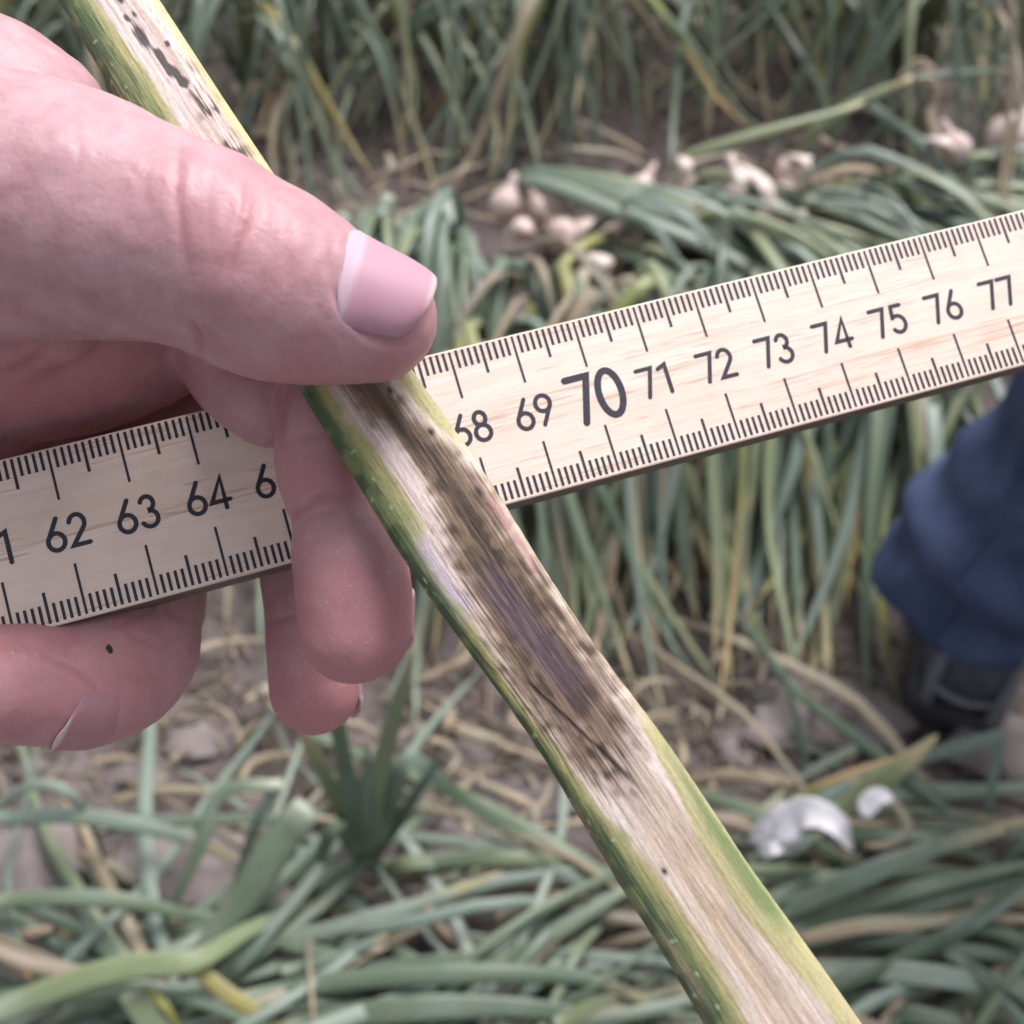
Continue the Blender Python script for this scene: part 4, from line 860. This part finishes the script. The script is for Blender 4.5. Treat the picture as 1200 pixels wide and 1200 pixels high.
col = lay(col, L(150, 126, 100), les * .30 * sstep(.15, .5, n6_ + .3 * n4_)); 
lil = np.exp(-((uf - np.interp(yf, [560, 640, 700], [.24, .22, .20])) / .07)**2) * sstep(600, 625, yf + 20 * n5_) * (1 - sstep(690, 715, yf + 20 * n5_)); col = lay(col, L(206, 190, 206), lil * .85)
col = lay(col, L(188, 140, 140), np.exp(-((uf - .93 - .02 * n2_) / .03)**2) * sstep(590, 630, yf) * (1 - sstep(680, 720, yf)) * .6)
# dark specks on the upper stretch
up = (1 - sstep(260, 300, yf)) * sstep(15, 40, yf)
st = np.interp(yf, [0, 40, 75, 110, 150, 190], [.62, .60, .64, .68, .74, .74])
blot = lambda y0, u0, sy, su, sk=0: np.exp(-(((yf - y0) / sy)**2 + ((uf - u0 - sk * (yf - y0)) / su)**2) * 1.0)
bb = sum(blot(*a) for a in ((62, .60, 16, .055, .0008), (88, .66, 12, .05), (104, .665, 7, .06), (115, .70, 8, .05), (120, .725, 6, .05), (36, .57, 4, .03), (17, .62, 4, .03), (78, .80, 4, .03)))
col = lay(col, L(46, 37, 36), sstep(.30, .75, bb + .28 * n6_ + .30 * n7_ + .22 * n5_) * .92 * (yf < 140))
sp2 = sstep(.10, .5, n5_ * .7 + .45 * n4_ + .08) * np.exp(-((uf - np.interp(yf, [80, 130, 200, 260], [.86, .86, .82, .84])) / .10)**2) * sstep(80, 120, yf)
col = lay(col, L(112, 90, 70), up * sp2 * .85); col = lay(col, L(56, 44, 38), up * sstep(.28, .5, n5_ + .35 * n4_) * np.exp(-((uf - .79) / .12)**2) * sstep(105, 140, yf))
for (a, b, s_) in ((478, .72, 5), (518, .60, 6), (533, .82, 4), (606, .88, 5), (1008, .38, 4), (17, .62, 4), (37, .66, 4)):
    col = lay(col, L(45, 38, 34), np.exp(-(((yf - a) / s_)**2 + ((uf - b) / .022)**2)) * 1.2)
spk = sstep(.72, .82, noise2(wf * 14 + 20, lf * 9, 15.2)) * mL; col = lay(col, L(190, 205, 180), spk * .5)
fv = front.ravel(); col = np.where(fv[:, None], col, dgreen * (1 + .2 * n2_)[:, None]); col = np.clip(col, .005, .9)
ridge = .012 * fib * fv + .02 * Nrm - .02 * les * fv - .02 * ln
ctr = np.repeat(AX[:, None], NA, 1).reshape(-1, 3); dr = SVf - ctr; dr /= np.linalg.norm(dr, axis=1)[:, None]; SVf = SVf + dr * ridge[:, None]
i_ = np.arange(len(ys) - 1)[:, None] * NA + np.arange(NA)[None]; j_ = np.arange(len(ys) - 1)[:, None] * NA + (np.arange(NA)[None] + 1) % NA
SQ = np.stack([i_, i_ + NA, j_ + NA, j_], -1).reshape(-1, 4)
c0, c1 = len(SVf), len(SVf) + 1; SVf = np.vstack([SVf, AX[0], AX[-1]]); col = np.vstack([col, cream, cream])
fibv = np.vstack([np.stack([wf, lf, lf * 0], 1), [[0, 0, 0], [0, 0, 0]]])
a_ = np.arange(NA); b_ = (a_ + 1) % NA; base_ = (len(ys) - 1) * NA
caps = np.concatenate([np.stack([np.full(NA, c0), a_, b_], 1), np.stack([np.full(NA, c1), base_ + b_, base_ + a_], 1)])
tris = np.concatenate([SQ[:, [0, 1, 2]], SQ[:, [0, 2, 3]], caps])
stalk = mesh_obj('onion_stalk', held(SVf), tris, M['stalk'], origin=tuple(held([AX[450]])[0]), cols={'col': col, 'fib': fibv})
tag(stalk, 'diseased onion stalk, bleached and brown blotched with green edges, held under the thumb', 'onion stalk')
